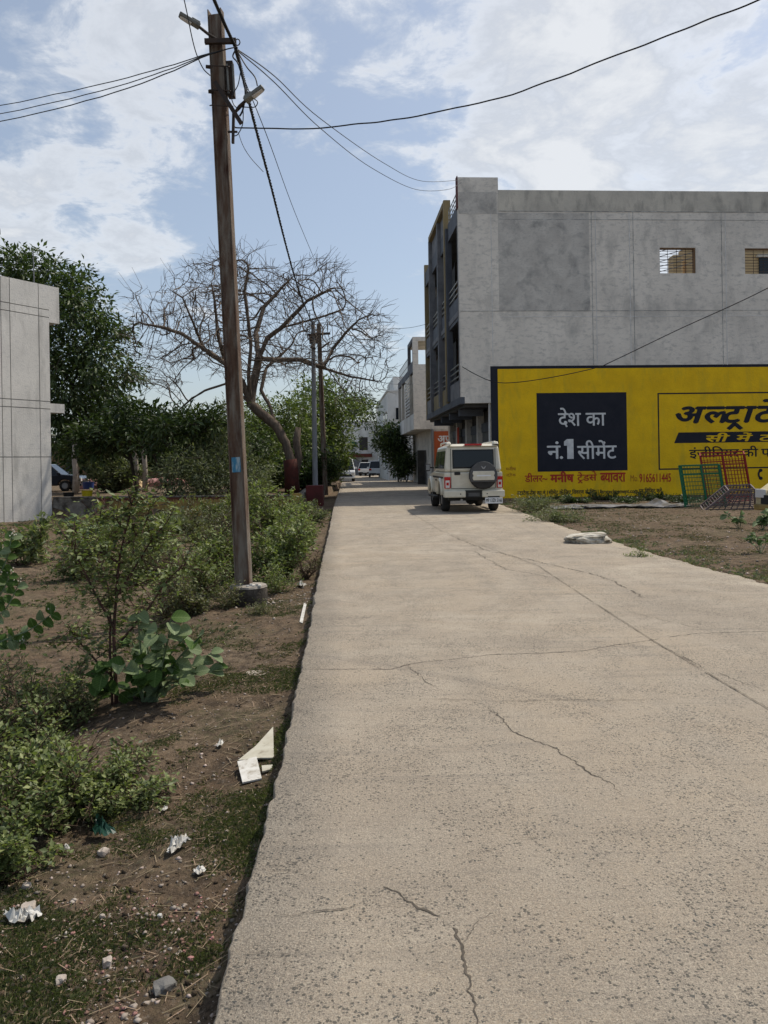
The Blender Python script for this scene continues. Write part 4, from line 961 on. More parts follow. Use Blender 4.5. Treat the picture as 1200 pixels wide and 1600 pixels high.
# ---------------------------------------------------------------- shrubs
def shrub(name,label,cat,base_,h,spread,nst,per,ls,wr,m,stem,group=None,lean=(0,0),twigs=3,seg=7,r0=.012,low=.15,up=.2,clump=.04):
    t=thing(name,label,cat,base_,0,group); mb=MB(); LP=[];LD=[]
    nst=int(nst*.85); sub_=per; ragged=random.random()*9
    for s in range(nst):
        per=max(1,int(sub_*random.choice((.15,.45,.7,1.0,1.1)))); an=random.uniform(0,6.28); tl=random.uniform(.1,1)**.6
        d=Vector((math.cos(an)*spread*tl+lean[0],math.sin(an)*spread*tl+lean[1],h*random.choice((.45,.7,.85,1.0,1.25))*random.uniform(.85,1.1)*(1-.35*tl*tl)))
        p=Vector((random.gauss(0,.06)*spread,random.gauss(0,.06)*spread,-.05)); pts=[p.copy()]; dirn=Vector((d.x*.5,d.y*.5,d.z*1.2)).normalized(); L_=d.length
        for k in range(seg):
            f=(k+1)/seg; tgt=(d.normalized()*.7+dirn*.3); dirn=(dirn*.6+tgt*.5+Vector((random.gauss(0,.16),random.gauss(0,.16),random.gauss(0,.10)))).normalized()
            p=p+dirn*L_/seg; pts.append(p.copy())
            if f>low:
                for w in range(twigs):
                    a2=random.uniform(0,6.28); td=(Vector((math.cos(a2),math.sin(a2),up+random.gauss(0,.35)))+dirn*.5).normalized(); tl2=L_*random.uniform(.10,.28)*(1.15-.6*f)
                    q_=p+td*tl2; q3_=q_+(td+Vector((random.gauss(0,.4),random.gauss(0,.4),random.gauss(0,.3)))).normalized()*tl2*.6
                    mb.tube([p,q_,q3_],[r0*.34,r0*.26,r0*.16],3,cap=False)
                    for l in range(per):
                        u=random.random()**.7; c=(p.lerp(q_,u*1.6) if u<.62 else q_.lerp(q3_,(u-.62)/.38))
                        LP.append(tuple(c+Vector((random.gauss(0,clump),random.gauss(0,clump),random.gauss(0,clump))))); ld=td+Vector((random.gauss(0,.8),random.gauss(0,.8),random.gauss(.1,.55))); LD.append(tuple(ld))
        mb.tube(pts,[r0*(1-.8*k/seg) for k in range(seg+1)],5,cap=False)
    mb.build('stems',stem,t); leafmesh('foliage',LP,LD,ls,wr,m,t); return t
def gb(px,py,z=-.3): return T(px,py)
SH='green shrubs along the verge'
shrub('shrub','leafy green shrub immediately right of the near pole footing','shrub',gb(438,905),.95,.62,26,13,.060,.5,M['leaf_bush'],M['twig'],twigs=4)
shrub('shrub','taller green shrub behind and right of the near pole','shrub',gb(420,850),1.0,.9,26,13,.075,.45,M['leaf_bush'],M['twig'],twigs=4)
shrub('shrub','scrubby olive bush sprawling left of the near pole','shrub',gb(330,870),1.05,.85,26,12,.065,.4,M['leaf_olive'],M['twig'],twigs=4)
shrub('shrub','low dark green bush hugging the ditch left of the near pole footing','shrub',gb(330,915),.75,.55,20,12,.055,.45,M['leaf_bush'],M['twig'],twigs=4)
shrub('shrub','pale green bush in front of the yellow compound wall','shrub',gb(245,852),.50,.75,24,13,.085,.42,M['leaf_lime'],M['twig'],twigs=4)
shrub('shrub','wispy bush in front of the compound wall corner pillar','shrub',gb(455,835),.8,.8,22,12,.08,.42,M['leaf_lime'],M['twig'],twigs=4)
shrub('shrub','broad bush behind the sapling halfway to the compound wall','shrub',gb(310,845),.70,1.0,26,13,.085,.4,M['leaf_grey'],M['twig'],twigs=4)
shrub('shrub','sparse twiggy reddish bush between the sapling and the near pole','shrub',gb(262,965),.75,.45,16,5,.03,.45,M['leaf_olive'],M['twig'],twigs=4)
shrub('shrub','round green bush near the base of the left plastered building','shrub',gb(35,882),.75,.8,14,6,.13,.45,M['leaf_lime'],M['twig'],twigs=3)
shrub('shrub','dry twiggy shrub leaning over the road edge right of the near pole','shrub',gb(478,905,-.2),.38,.30,14,1,.02,.5,M['leaf_olive'],M['twig'],twigs=4)
for (px,py,h,sp_,n,ls,mk,lb) in ((395,812,.8,1.0,22,.085,'leaf_grey','scrubby bush before the compound wall just right of the near pole line'),
    (350,800,.75,.9,22,.09,'leaf_bush','bushy shrub touching the compound wall behind the near pole'),(375,905,.6,.45,18,.05,'leaf_bush','small shrub growing right behind the near pole footing'),(462,872,.65,.5,20,.055,'leaf_bush','low leafy shrub nearest the road edge beyond the near pole'),
    (300,960,.35,.35,16,.04,'leaf_olive','low scrub on the rim of the hollow left of the near pole'),(215,900,.75,.7,20,.06,'leaf_bush','leafy shrub behind the upper part of the sapling'),
    (130,905,.55,.5,16,.06,'leaf_lime','pale shrub below the small broad-leaved plant'),
    (250,905,.7,.75,22,.05,'leaf_lime','light green shrub filling the space between the sapling and the near pole'),(325,935,.5,.5,18,.04,'leaf_bush','leafy low shrub beside the hollow left of the near pole'),(150,860,.6,.8,20,.07,'leaf_bush','wide leafy shrub behind the left side of the sapling'),(490,815,.45,.5,14,.07,'leaf_grey','thin shrub on the bank before the maroon plinth'),
    (425,768,1.9,1.3,22,.10,'leaf_lime','feathery light green shrub just left of the bare tree trunk'),(405,775,1.3,1.4,20,.10,'leaf_lime','feathery shrub behind the compound wall right of the near pole')):
    shrub('shrub',lb,'shrub',gb(px,py),h,sp_,n,12,ls,.42,M[mk],M['twig'],twigs=4)
for (px,d,h,sp_,mk,lb) in ((370,36,2.4,2.0,'leaf_dark','dark undergrowth behind the near pole beyond the compound wall'),(415,38,2.3,2.0,'leaf_mid','dark green undergrowth left of the bare tree trunk'),(478,37,2.0,1.6,'leaf_dark','dark undergrowth right of the bare tree trunk'),
    (440,44,3.0,2.2,'leaf_dark','tall dark thicket behind the bare tree trunk'),(510,46,2.2,1.5,'leaf_mid','leafy undergrowth at the roadside before the parked van'),(320,38,2.2,2.2,'leaf_dark','dark thicket behind the grey-green tree'),(180,40,1.6,1.6,'leaf_grey','low dusty bush beyond the compound wall near the posts')):
    p=root(px,d); shrub('thicket',lb,'bush',Vector((p.x,p.y,p.z)),h,sp_,24,12,.22,.42,M[mk],M['bark_d'],twigs=4,r0=.03,clump=.12)
for (px,py,h,sp_,n,ls,mk,lb) in ((352,950,.26,.22,14,.03,'leaf_olive','tuft of weeds at the left foot of the near pole footing'),(432,925,.32,.30,16,.035,'leaf_bush','weeds against the right side of the near pole footing'),(405,958,.14,.16,12,.025,'leaf_olive','small tuft of weeds in front of the near pole footing')):
    shrub('weed_tuft',lb,'weeds',gb(px,py),h,sp_,n,8,ls,.4,M[mk],M['straw'],twigs=4,r0=.004,seg=5)
# sapling with a dark reddish stem
sb=gb(180,1100); SP=thing('sapling','tall thin sapling with a dark reddish stem rising beside the large-leaved plant','sapling',sb)
ds=sb.y
def sp(px,py,dd=0): return P(px,py,ds+dd)-sb
mb=MB(); main=chain([sp(182,1105),sp(180,1040),sp(178,985),sp(182,930),sp(186,880),sp(196,830),sp(205,795),sp(200,770)],5)
mb.tube(main,[.016*(1-.75*k/(len(main)-1)) for k in range(len(main))],6); LP=[];LD=[]
for stem_ in ([sp(176,1105),sp(172,1020),sp(172,960,.1),sp(165,900,.2),sp(140,850,.3),sp(115,825,.3)],[sp(190,1000),sp(225,960,-.1),sp(260,910,-.1),sp(290,880,-.1)],[sp(183,930),sp(215,880,.1),sp(240,840,.1),sp(262,815,.1)],[sp(180,985),sp(150,930,-.1),sp(125,880,-.2),(sp(110,850,-.2))],[sp(196,830),sp(170,800,.1),sp(150,812,.1)],[sp(186,880),sp(150,860,0),sp(120,868,0)],[sp(176,1060),sp(130,1010,.1),sp(110,985,.1)],[sp(182,930),sp(210,915,.2),sp(250,900,.3)],[sp(190,860),sp(225,820,.0),sp(235,790,.0)]):
    c=chain(stem_,5); mb.tube(c,[.010*(1-.8*k/(len(c)-1)) for k in range(len(c))],5,cap=False)
    for k,p in enumerate(c):
        if k<3: continue
        for w in range(4):
            td=Vector((random.gauss(0,1),random.gauss(0,1),random.gauss(.2,.6))).normalized(); q_=p+td*random.uniform(.08,.24); mb.tube([p,q_],[.003,.002],3,cap=False)
            for l in range(7): LP.append(tuple(p.lerp(q_,random.uniform(.1,1.15))+Vector((random.gauss(0,.02),)*3))); LD.append((random.gauss(0,1)+td.x,random.gauss(0,1)+td.y,random.gauss(0,.6)))
for k,p in enumerate(main):
    if k<14: continue
    for w in range(4):
        td=Vector((random.gauss(0,1),random.gauss(0,1),random.gauss(.3,.5))).normalized(); q_=p+td*random.uniform(.06,.2); mb.tube([p,q_],[.003,.002],3,cap=False)
        for l in range(6): LP.append(tuple(p.lerp(q_,random.uniform(.2,1.1)))); LD.append((random.gauss(0,1)+td.x,random.gauss(0,1)+td.y,random.gauss(0,.6)))
mb.build('stems',mat('reddish_stem',(.09,.04,.03),(.05,.03,.025),6,.8),SP); leafmesh('foliage',LP,LD,.042,.55,M['leaf_bush'],SP)
# foreground bushes, bottom left
shrub('foreground_bush','dense leafy bush filling the lower left foreground','bush',gb(70,1290),.42,.42,44,11,.028,.55,M['leaf_bush'],M['twig'],twigs=5,r0=.008,clump=.015)
shrub('foreground_bush','leafy bush at the left edge below the large-leaved plant','bush',gb(20,1180),.50,.45,32,11,.030,.5,M['leaf_bush'],M['twig'],twigs=5,r0=.008,clump=.015)
shrub('foreground_bush','low green creeper edge of the foreground bush nearest the bare soil','bush',gb(165,1260),.22,.34,34,11,.024,.6,M['leaf_bush'],M['twig'],twigs=5,r0=.006,up=.0,clump=.015)
shrub('foreground_bush','upright twiggy weeds behind the foreground bush','bush',gb(105,1130),.42,.36,26,9,.028,.5,M['leaf_lime'],M['twig'],twigs=4,r0=.007,clump=.015)
shrub('foreground_bush','dark leafy clump at the left edge of the lowest foreground','bush',gb(-10,1370),.22,.28,26,11,.026,.6,M['leaf_bush'],M['twig'],twigs=5,r0=.006,clump=.015)
# large-leaved plants: every leaf its own piece
def bigleaf(n,L_=.1,Wd=.084,cup=.012):
    vs=[];fs=[]; prof=[(0,.18),(.12,.62),(.3,.95),(.5,1.0),(.7,.86),(.86,.55),(.96,.22),(1,.02)]
    for i,(t,w) in enumerate(prof):
        z=-.35*L_*(t**2)*.6; vs+=[(-w*Wd/2,t*L_,z+cup*w*w),(-w*Wd/4,t*L_,z+cup*.3*w),(0,t*L_,z),(w*Wd/4,t*L_,z+cup*.3*w),(w*Wd/2,t*L_,z+cup*w*w)]
        if i:
            a=(i-1)*5;b=i*5
            for k in range(4): fs.append((a+k,a+k+1,b+k+1,b+k))
    me=bpy.data.meshes.new(n); me.from_pydata(vs,[],fs); me.shade_smooth(); return me
LM={}
def calomat(key,c1,c2):
    m=bpy.data.materials.new(key); m.use_nodes=True; t=m.node_tree; b=t.nodes['Principled BSDF']; b.inputs['Roughness'].default_value=.6; b.inputs['Specular IOR Level'].default_value=.2
    v=nd(t,'ShaderNodeTexCoord').outputs['Object']; s=nd(t,'ShaderNodeSeparateXYZ'); t.links.new(v,s.inputs[0])
    ax1=mth(t,'ABSOLUTE',s.outputs[0]); mid=mth(t,'LESS_THAN',ax1,.0016)
    # side veins: stripes along y slanted by |x|
    st=mth(t,'SINE',mth(t,'MULTIPLY',mth(t,'SUBTRACT',s.outputs[1],mth(t,'MULTIPLY',ax1,.7)),420.)); ve=mth(t,'MULTIPLY',mth(t,'GREATER_THAN',st,.93),.55)
    oi=nd(t,'ShaderNodeObjectInfo'); c=mixc(t,oi.outputs['Random'],c1,tuple(x*.72 for x in c1)); c=mixc(t,mth(t,'MAXIMUM',mid,ve),c,c2)
    c=mixc(t,ramp(t,noi(t,v,60,4),[(.4,0.),(.7,.4)]),c,tuple(x*.7 for x in c1))
    t.links.new(c,b.inputs['Base Color']); tr=nd(t,'ShaderNodeBsdfTranslucent'); t.links.new(c,tr.inputs[0]); ms=nd(t,'ShaderNodeMixShader'); ms.inputs[0].default_value=.28
    t.links.new(b.outputs[0],ms.inputs[1]); t.links.new(tr.outputs[0],ms.inputs[2]); t.links.new(ms.outputs[0],t.nodes['Material Output'].inputs[0]); return m
def variants(key): return [key,key+'_curled']
for key,c1,c2 in (('silver',(.19,.25,.12),(.32,.38,.21)),('deep',(.065,.125,.022),(.15,.22,.07)),('yellowing',(.36,.32,.06),(.45,.42,.15))):
    me=bigleaf('leaf'); cm_=calomat('leaf_'+key,c1,c2); me.materials.append(cm_); me2=bigleaf('leaf',.1,.078,.034); me2.materials.append(cm_); LM[key]=[me,me2]
def putleaf(par,p,dirn,scale,key,facing=None):
    o=bpy.data.objects.new('leaf',random.choice(LM[key])); C.objects.link(o); o.parent=par
    y=Vector(dirn).normalized(); z=Vector(facing) if facing is not None else Vector((random.gauss(0,.35),random.gauss(-.25,.35),1)); x=y.cross(z).normalized(); z=x.cross(y)
    mt_=Matrix((x,y,z)).transposed(); o.matrix_local=Matrix.Translation(p)@mt_.to_4x4()@Matrix.Diagonal((scale,scale,scale,1)); return o
cb_=gb(238,1098); CP=thing('large_leaved_plant','plant with big round silvery green leaves growing beside the sapling','plant',cb_); dc=cb_.y
def cp(px,py,dd=0): return P(px,py,dc+dd)-cb_
mb=MB()
ends=[(225,985),(215,960),(262,1000),(300,985),(330,1020),(338,1045),(290,1060),(255,1075),(240,1035),(275,1035),(310,1050),(205,1000),(230,1010),(318,990),(268,965),(190,1040),(245,985)]
for i,(x,y) in enumerate(ends):
    dd=random.uniform(-.3,.25); st=chain([cp(232+random.uniform(-14,14),1096),cp(236*.5+x*.5+random.uniform(-8,8),y*.45+1096*.55-15,dd*.5),cp(x,y,dd)],5)
    mb.tube(st,[.010*(1-.6*k/(len(st)-1)) for k in range(len(st))],5,cap=False)
    n=7 if i not in (4,5) else 6
    for k in range(n):
        f=1-k*.085; p=st[min(int(f*(len(st)-1)),len(st)-1)]; an=random.uniform(0,6.28)
        key='silver' if random.random()<.72 else 'deep'
        
        dr_=Vector((math.cos(an),math.sin(an)*.8-.15,random.uniform(-.45,.35)))
        fac=Vector((random.gauss(.1,.5),random.gauss(-.55,.4),.75))
        putleaf(CP,p+Vector((0,0,.0)),dr_,random.uniform(.65,1.35)*(1 if f>.7 else .8),key,fac)
mb.build('stems',M['calo'],CP)
# dark hollow dead leaves below it: a few deep leaves
for k in range(40):
    putleaf(CP,cp(random.uniform(145,260),random.uniform(1030,1090),random.uniform(-.25,.2)),(random.gauss(0,1),random.gauss(0,1),random.gauss(-.2,.4)),random.uniform(.9,1.5),'deep')
# branch of the same kind reaching in from the left edge
lb_=gb(-60,1130); lb_=Vector((lb_.x,lb_.y,gz(lb_.x,lb_.y))); LP2=thing('large_leaved_branch','leafy stems with round bright green leaves and pale buds reaching in from the left edge','plant',lb_); dl=lb_.y
def lp(px,py,dd=0): return P(px,py,dl+dd)-lb_
mb=MB(); fb=MB()
for stem_ in ([(-60,1130),(-50,1060),(0,1005),(45,985),(80,960)],[(-60,1130),(-55,1000),(-20,930),(8,880),(18,840)],[(-55,1050),(-30,960),(0,930),(15,900)],[(-50,1100),(-20,1020),(10,1000),(35,1005)],[(-50,1050),(-20,980),(10,950),(28,915)],[(-55,1010),(-35,930),(-12,890),(2,860)]):
    st=chain([lp(x,y) for x,y in stem_],5); mb.tube(st,[.009*(1-.6*k/(len(st)-1)) for k in range(len(st))],5,cap=False)
    for k in range(len(st)-1,5,-2):
        for s_ in (-1,1):
            t_=(st[k]-st[k-1]).normalized(); sd=t_.cross(Vector((0,1,0))).normalized()
            putleaf(LP2,st[k],t_*.45+sd*s_+Vector((0,random.gauss(0,.35),0)),random.uniform(.55,.85),'deep' if random.random()<.75 else 'silver',Vector((random.gauss(0,.3),-1,.75)))
    e=st[-1]
    for k in range(7): c_=e+Vector((random.gauss(0,.02),random.gauss(0,.02),random.uniform(.005,.05))); fb.tube([c_,c_+Vector((0,0,.006)),c_+Vector((0,0,.012))],[.003,.006,.002],5)
mb.build('stems',M['calo'],LP2); fb.build('flower_buds',M['flower'],LP2)['kind']='stuff'
# bright clump of leaves among the pale green bush
kb=gb(128,872); KP=thing('large_leaved_plant','small plant with pale broad leaves catching the sun left of the sapling top','plant',kb)
mb=MB()
for i in range(9):
    st=chain([Vector((0,0,-.05)),Vector((random.gauss(0,.1),random.gauss(0,.1),.35)),Vector((random.gauss(0,.32),random.gauss(0,.2),random.uniform(.45,.85)))],4); mb.tube(st,.008,4,cap=False)
    for k in range(5,len(st)):
        for j in range(3): putleaf(KP,st[k],(random.gauss(0,1),random.gauss(0,1),random.gauss(.1,.5)),random.uniform(1.0,1.6),'silver')
mb.build('stems',M['calo'],KP)
# ---------------------------------------------------------------- right-hand verge plants
def gr(px,py): g_=G(px,py,-.02); return Vector((g_.x,g_.y,gz(g_.x,g_.y)))
shrub('weed_clump','pale green weeds on the verge just right of the white jeep','weeds',gr(835,800),.42,.9,30,9,.07,.3,M['leaf_grey'],M['straw'],twigs=4,r0=.006)
shrub('weed_clump','grey-green weeds between the road edge and the whitewashed block','weeds',gr(868,815),.30,.8,26,8,.06,.3,M['leaf_grey'],M['straw'],twigs=4,r0=.006)
shrub('weed_clump','small bright weed at the road edge below the whitewashed block','weeds',gr(997,872),.22,.20,14,8,.035,.4,M['leaf_bush'],M['twig'],twigs=4,r0=.004)
for i,(px,dd,hh,lb) in enumerate(((850,27.5,.34,'leftmost of the dark bushes in the shade under the yellow sign'),(900,26.5,.28,'second from the left of the dark bushes under the yellow sign'),(945,28,.40,'third from the left of the dark bushes under the yellow sign'),(985,26.2,.26,'fourth from the left of the dark bushes under the yellow sign'),(1025,27.6,.36,'fifth from the left of the dark bushes under the yellow sign'),(1060,26.0,.30,'rightmost of the dark bushes under the yellow sign'))):
    p=P(px,775,dd); shrub('dark_bush',lb,'bush',Vector((p.x,p.y,-.04)),hh*.55,.8,16,9,.08,.4,M['leaf_dark'],M['bark_d'],group='dark bushes under the yellow sign',twigs=4,seg=5)
def rplant(label,px,py,n,sc):
    b=gr(px,py); t=thing('broad_leaf_weed',label,'weeds',b); mb=MB()
    for i in range(n):
        st=[Vector((0,0,-.02)),Vector((random.gauss(0,.1),random.gauss(0,.1),.12)),Vector((random.gauss(0,.2),random.gauss(0,.15),random.uniform(.12,.4)))]; mb.tube(st,.006,4)
        for k in range(5): putleaf(t,st[2].lerp(st[1],random.random()*.8),(random.gauss(0,1),random.gauss(0,1),random.gauss(.1,.4)),sc*random.uniform(.7,1.2),'deep' if k%2 else 'silver')
    mb.build('stems',M['calo'],t)
rplant('broad-leaved weed in front of the rusty mesh cage',1155,826,5,1.3); rplant('broad-leaved weed growing against the cream vehicle at the right edge',1192,828,9,1.5); rplant('small leafy weed at the right edge below the cream vehicle',1188,866,5,1.0)
# ---------------------------------------------------------------- vehicles
def wheel(par,x,y,r,w,name='wheel',rim=True,ax=0):
    o=bpy.data.objects.new(name,None); C.objects.link(o); o.parent=par; o.location=(x,y,r)
    prof=[(w*.5,r*.62),(w*.5,r*.9),(w*.36,r),(-w*.36,r),(-w*.5,r*.9),(-w*.5,r*.62)]; n=20; vs=[];fs=[]
    for k in range(n):
        a=2*math.pi*k/n
        for (h,rr) in prof: vs.append((h,rr*math.cos(a),rr*math.sin(a)))
    m_=len(prof)
    for k in range(n):
        for j in range(m_-1): fs.append((k*m_+j,k*m_+j+1,((k+1)%n)*m_+j+1,((k+1)%n)*m_+j))
    MB().add(vs,fs).build('tyre',M['tyre'],o,smooth=True)
    MB().tube([(-w*.42,0,0),(-w*.3,0,0),(w*.3,0,0),(w*.42,0,0)],[r*.5,r*.63,r*.63,r*.5],16).build('rim',M['rim'],o)
    return o
def arch(cy,r,z0,n=8): return [(cy+r*math.cos(a),z0+r*math.sin(a)) for a in [math.pi*k/n for k in range(n+1)]]
jd=22.2; jl_=P(738.5,724,jd)
J=thing('jeep','white boxy jeep on the road with a covered spare wheel on its back door','car',(jl_.x+.0,jd-.15,0),R(2.5))
hw=.84
wr=.37; ry_=.88; fy_=3.55
lower=[(0,.50)]+[(0,1.16)]+[(2.95,1.16),(4.1,1.06),(4.2,.95),(4.22,.50)]+[(fy_+.46*math.cos(a),.50+.40*math.sin(a)) for a in [math.pi*k/8 for k in range(9)]]+[(ry_+.46*math.cos(a),.50+.40*math.sin(a)) for a in [math.pi*k/8 for k in range(9)]]
MB().prism(lower,-hw,hw).build('body',M['carwhite'],J,bevel=.03)
def frust(y0b,y1b,z0,xb,y0t,y1t,z1,xt): return [(-xb,y0b,z0),(xb,y0b,z0),(xb,y1b,z0),(-xb,y1b,z0),(-xt,y0t,z1),(xt,y0t,z1),(xt,y1t,z1),(-xt,y1t,z1)]
MB().hexa(frust(.005,2.92,1.161,hw-.01,.05,2.42,1.93,hw-.09)).build('cabin',M['carwhite'],J,bevel=.09,seg=4)
MB().hexa(frust(-.02,2.3,1.90,hw-.10,.12,2.2,1.975,hw-.26)).build('roof',M['carwhite'],J,bevel=.03)
# rear door with seams, window, handle
MB().box(-.655,-.640,-.004,.004,.70,1.84).box(.625,.640,-.004,.004,.70,1.84).box(-.64,.625,-.004,.004,.685,.70).build('door_seam',M['black'],J)
def rplane(x0,x1,z0,z1,y,name,m,bev=.0,th=.02):   # follows the slightly raked back
    f=lambda z: y+max(0,(z-1.16))*.058
    return MB().hexa([(x0,f(z0)-th,z0),(x1,f(z0)-th,z0),(x1,f(z0)+.01,z0),(x0,f(z0)+.01,z0),(x0,f(z1)-th,z1),(x1,f(z1)-th,z1),(x1,f(z1)+.01,z1),(x0,f(z1)+.01,z1)]).build(name,m,J,bevel=bev)
rplane(-.60,.60,1.265,1.81,.004,'rear_window_seal',M['black'],.05,.012)
rplane(-.57,.57,1.295,1.78,.004,'rear_window',M['glass'],.05,.02)
MB().box(-.55,-.38,-.02,.0,1.08,1.17).build('door_handle',M['black'],J,bevel=.01)
for s_ in (-1,1):
    x0,x1=(-hw-.002,-.665) if s_<0 else (.665,hw+.002)
    l=MB().box(x0,x1,-.03,.06,.70,1.03).build('tail_light',M['redlamp'],J,bevel=.01); MB().box(x0+.03,x1-.03,-.036,-.0305,.72,.93).build('clear_lens',M['clearlamp'],l)
    MB().box((x0+x1)/2-.035,(x0+x1)/2+.035,-.04,-.0365,.79,.87).build('lamp_mark',M['redlamp'],l)
MB().box(-.87,-.25,-.16,.10,.44,.64).build('bumper',M['carwhite'],J,bevel=.03)
MB().box(.22,.87,-.16,.10,.44,.64).build('bumper',M['carwhite'],J,bevel=.03)
MB().box(-.249,.219,-.13,.10,.44,.64).build('step_recess',M['black'],J); MB().box(-.17,.15,-.137,-.1305,.47,.57).build('step_plate',M['cover'],J)
for x in (-.40,.36): MB().tube([(x,-.165,.54),(x,-.155,.54)],.018,8).build('parking_sensor',M['black'],J)
pl=MB().box(.30,.80,-.175,-.161,.26,.43).build('number_plate',M['plate'],J)
lettering(['MP 13ZR 5166'],(.325,.775,.30,.40),M['black'],pl,-.178,.02)
MB().box(.38,.72,-.16,-.10,.431,.47).build('plate_lamp',M['black'],J)
MB().box(-.7,.7,.1,.5,.35,.49).build('chassis',M['black'],J); MB().tube([(-.62,ry_,.36),(.62,ry_,.36)],.06,8).build('rear_axle',M['black'],J)
MB().tube([(0.05,ry_,.34),(.05,ry_+.05,.34)],.16,12).build('differential',M['black'],J); MB().tube([(-.35,.0,.36),(-.35,.6,.38)],.035,8).build('exhaust',M['rim'],J)
for (x) in (-.72,.72):
    wheel(J,x,ry_,wr,.23); wheel(J,x,fy_,wr,.23)
    s_=1 if x>0 else -1
    for cy in (ry_,fy_):
        pts=[(s_*(hw+.02),cy+.49*math.cos(a),.50+.44*math.sin(a)) for a in [math.pi*k/10 for k in range(11)]]
        MB().tube(pts,.06,6).build('fender_flare',M['carwhite'],J,smooth=True)
    MB().box(s_*(hw+.16) if s_<0 else s_*hw,s_*hw if s_<0 else s_*(hw+.16),1.45,3.0,.38,.43).build('side_step',M['black'],J)
    # side windows
    def sx_(z): return hw-.01-(z-1.16)/.77*.08
    for (y0_,y1_) in ((.22,1.02),(1.1,1.82),(1.9,2.62)):
        z0_,z1_=1.27,1.78; e0=.0; yy1=y1_-(.22 if y1_>2.5 else 0)
        q_=[(s_*(sx_(z0_)+.012),y0_,z0_),(s_*(sx_(z0_)+.012),y1_,z0_),(s_*(sx_(z1_)+.012),yy1,z1_),(s_*(sx_(z1_)+.012),y0_,z1_)]
        c=[(a-s_*.03,b,c_) for (a,b,c_) in q_]
        MB().hexa([q_[0],q_[1],c[1],c[0],q_[3],q_[2],c[2],c[3]]).build('side_window',M['glass'],J)
    for yy in (1.06,1.86,2.72): MB().box(s_*(hw+.001)-.003,s_*(hw+.001)+.003,yy-.008,yy+.008,.52,.979).build('door_seam',M['black'],J)
    for yy in (1.2,2.0): MB().box(s_*(hw+.014)-.014,s_*(hw+.014)+.014,yy,yy+.16,.89,.93).build('door_handle',M['black'],J)
    MB().box(s_*(hw+.006)-.006,s_*(hw+.006)+.006,.3,3.0,.98,1.03).build('side_moulding',M['black'],J)
    MB().tube([(s_*.67,.1,1.975),(s_*.67,.2,2.03),(s_*.67,2.1,2.03),(s_*.67,2.2,1.975)],.024,6).build('roof_rail',M['carwhite'],J)
    MB().hexa([(s_*.68-.1,-.03,1.955),(s_*.68+.06,-.03,1.955),(s_*.68+.06,.3,1.96),(s_*.68-.1,.3,1.96),(s_*.68-.08,.02,2.03),(s_*.68+.03,.02,2.03),(s_*.68+.03,.28,2.03),(s_*.68-.08,.28,2.03)]).build('spoiler_end',M['carwhite'],J,bevel=.02)
    mr=MB(); mr.bar((s_*hw,2.7,1.28),(s_*(hw+.16),2.68,1.30),.04); mr.build('mirror_arm',M['black'],J)
    mi=MB().box(s_*(hw+.20)-.08,s_*(hw+.20)+.08,2.62,2.72,1.18,1.42).build('mirror',M['black'],J,bevel=.03); MB().box(s_*(hw+.20)-.06,s_*(hw+.20)+.06,2.612,2.6199,1.21,1.39).build('mirror_glass',M['rim'],mi)
MB().box(-.25,.25,-.045,.05,1.925,1.975).build('brake_light',M['redlamp'],J)
MB().hexa([(-.72,2.945,1.2),(.72,2.945,1.2),(.72,2.9,1.2),(-.72,2.9,1.2),(-.66,2.52,1.84),(.66,2.52,1.84),(.66,2.47,1.84),(-.66,2.47,1.84)]).build('windscreen',M['glass'],J)
MB().box(-.55,.55,4.205,4.24,.62,.92).build('grille',M['black'],J)
for s_ in (-1,1): MB().box(s_*.68-.1,s_*.68+.1,4.16,4.235,.72,.92).build('headlight',M['clearlamp'],J)
MB().box(-.86,.86,4.18,4.36,.40,.60).build('front_bumper',M['carwhite'],J,bevel=.03)
SW=thing('x','x','x'); bpy.data.objects.remove(SW)
sx0,sz0=.25,1.06
sp_=bpy.data.objects.new('spare_wheel',None); C.objects.link(sp_); sp_.parent=J; sp_.location=(sx0,-.14,sz0)
def disc(r,y0_,y1_,n=28,z0=-9,z1=9,bev=.0):
    return [(r*math.cos(2*math.pi*k/n),r*math.sin(2*math.pi*k/n)) for k in range(n)]
MB().prism(disc(.395,0,0),-.10,.12,1).build('tyre',M['tyre'],sp_,bevel=.05,seg=3)
cl=[p for p in disc(.40,0,0,40) ]
up_=[p for p in cl if p[1]>-.20]; up_=sorted(up_,key=lambda p:math.atan2(p[1]-(-.2)+.001,p[0]))
MB().prism(up_,-.125,-.1005,1).build('cover',M['cover'],sp_,bevel=.012)
MB().prism([(-.30,-.13),(.30,-.13),(.32,-.06),(.29,0),(.32,.06),(.30,.13),(-.30,.13),(-.32,.06),(-.29,0),(-.32,-.06)],-.145,-.126,1).build('cover_panel',M['carwhite'],sp_,bevel=.015)
MB().prism([(-.07,.27),(-.05,.27),(0,.22),(.05,.27),(.07,.27),(.035,.20),(.0,.185),(-.035,.20)],-.135,-.1255,1).build('emblem',M['rim'],sp_)
MB().prism([(.2,-.02),(.2,.02),(-.2,.02),(-.2,-.02)],-.1475,-.1455,1).build('faded_strip',M['plate'],sp_)
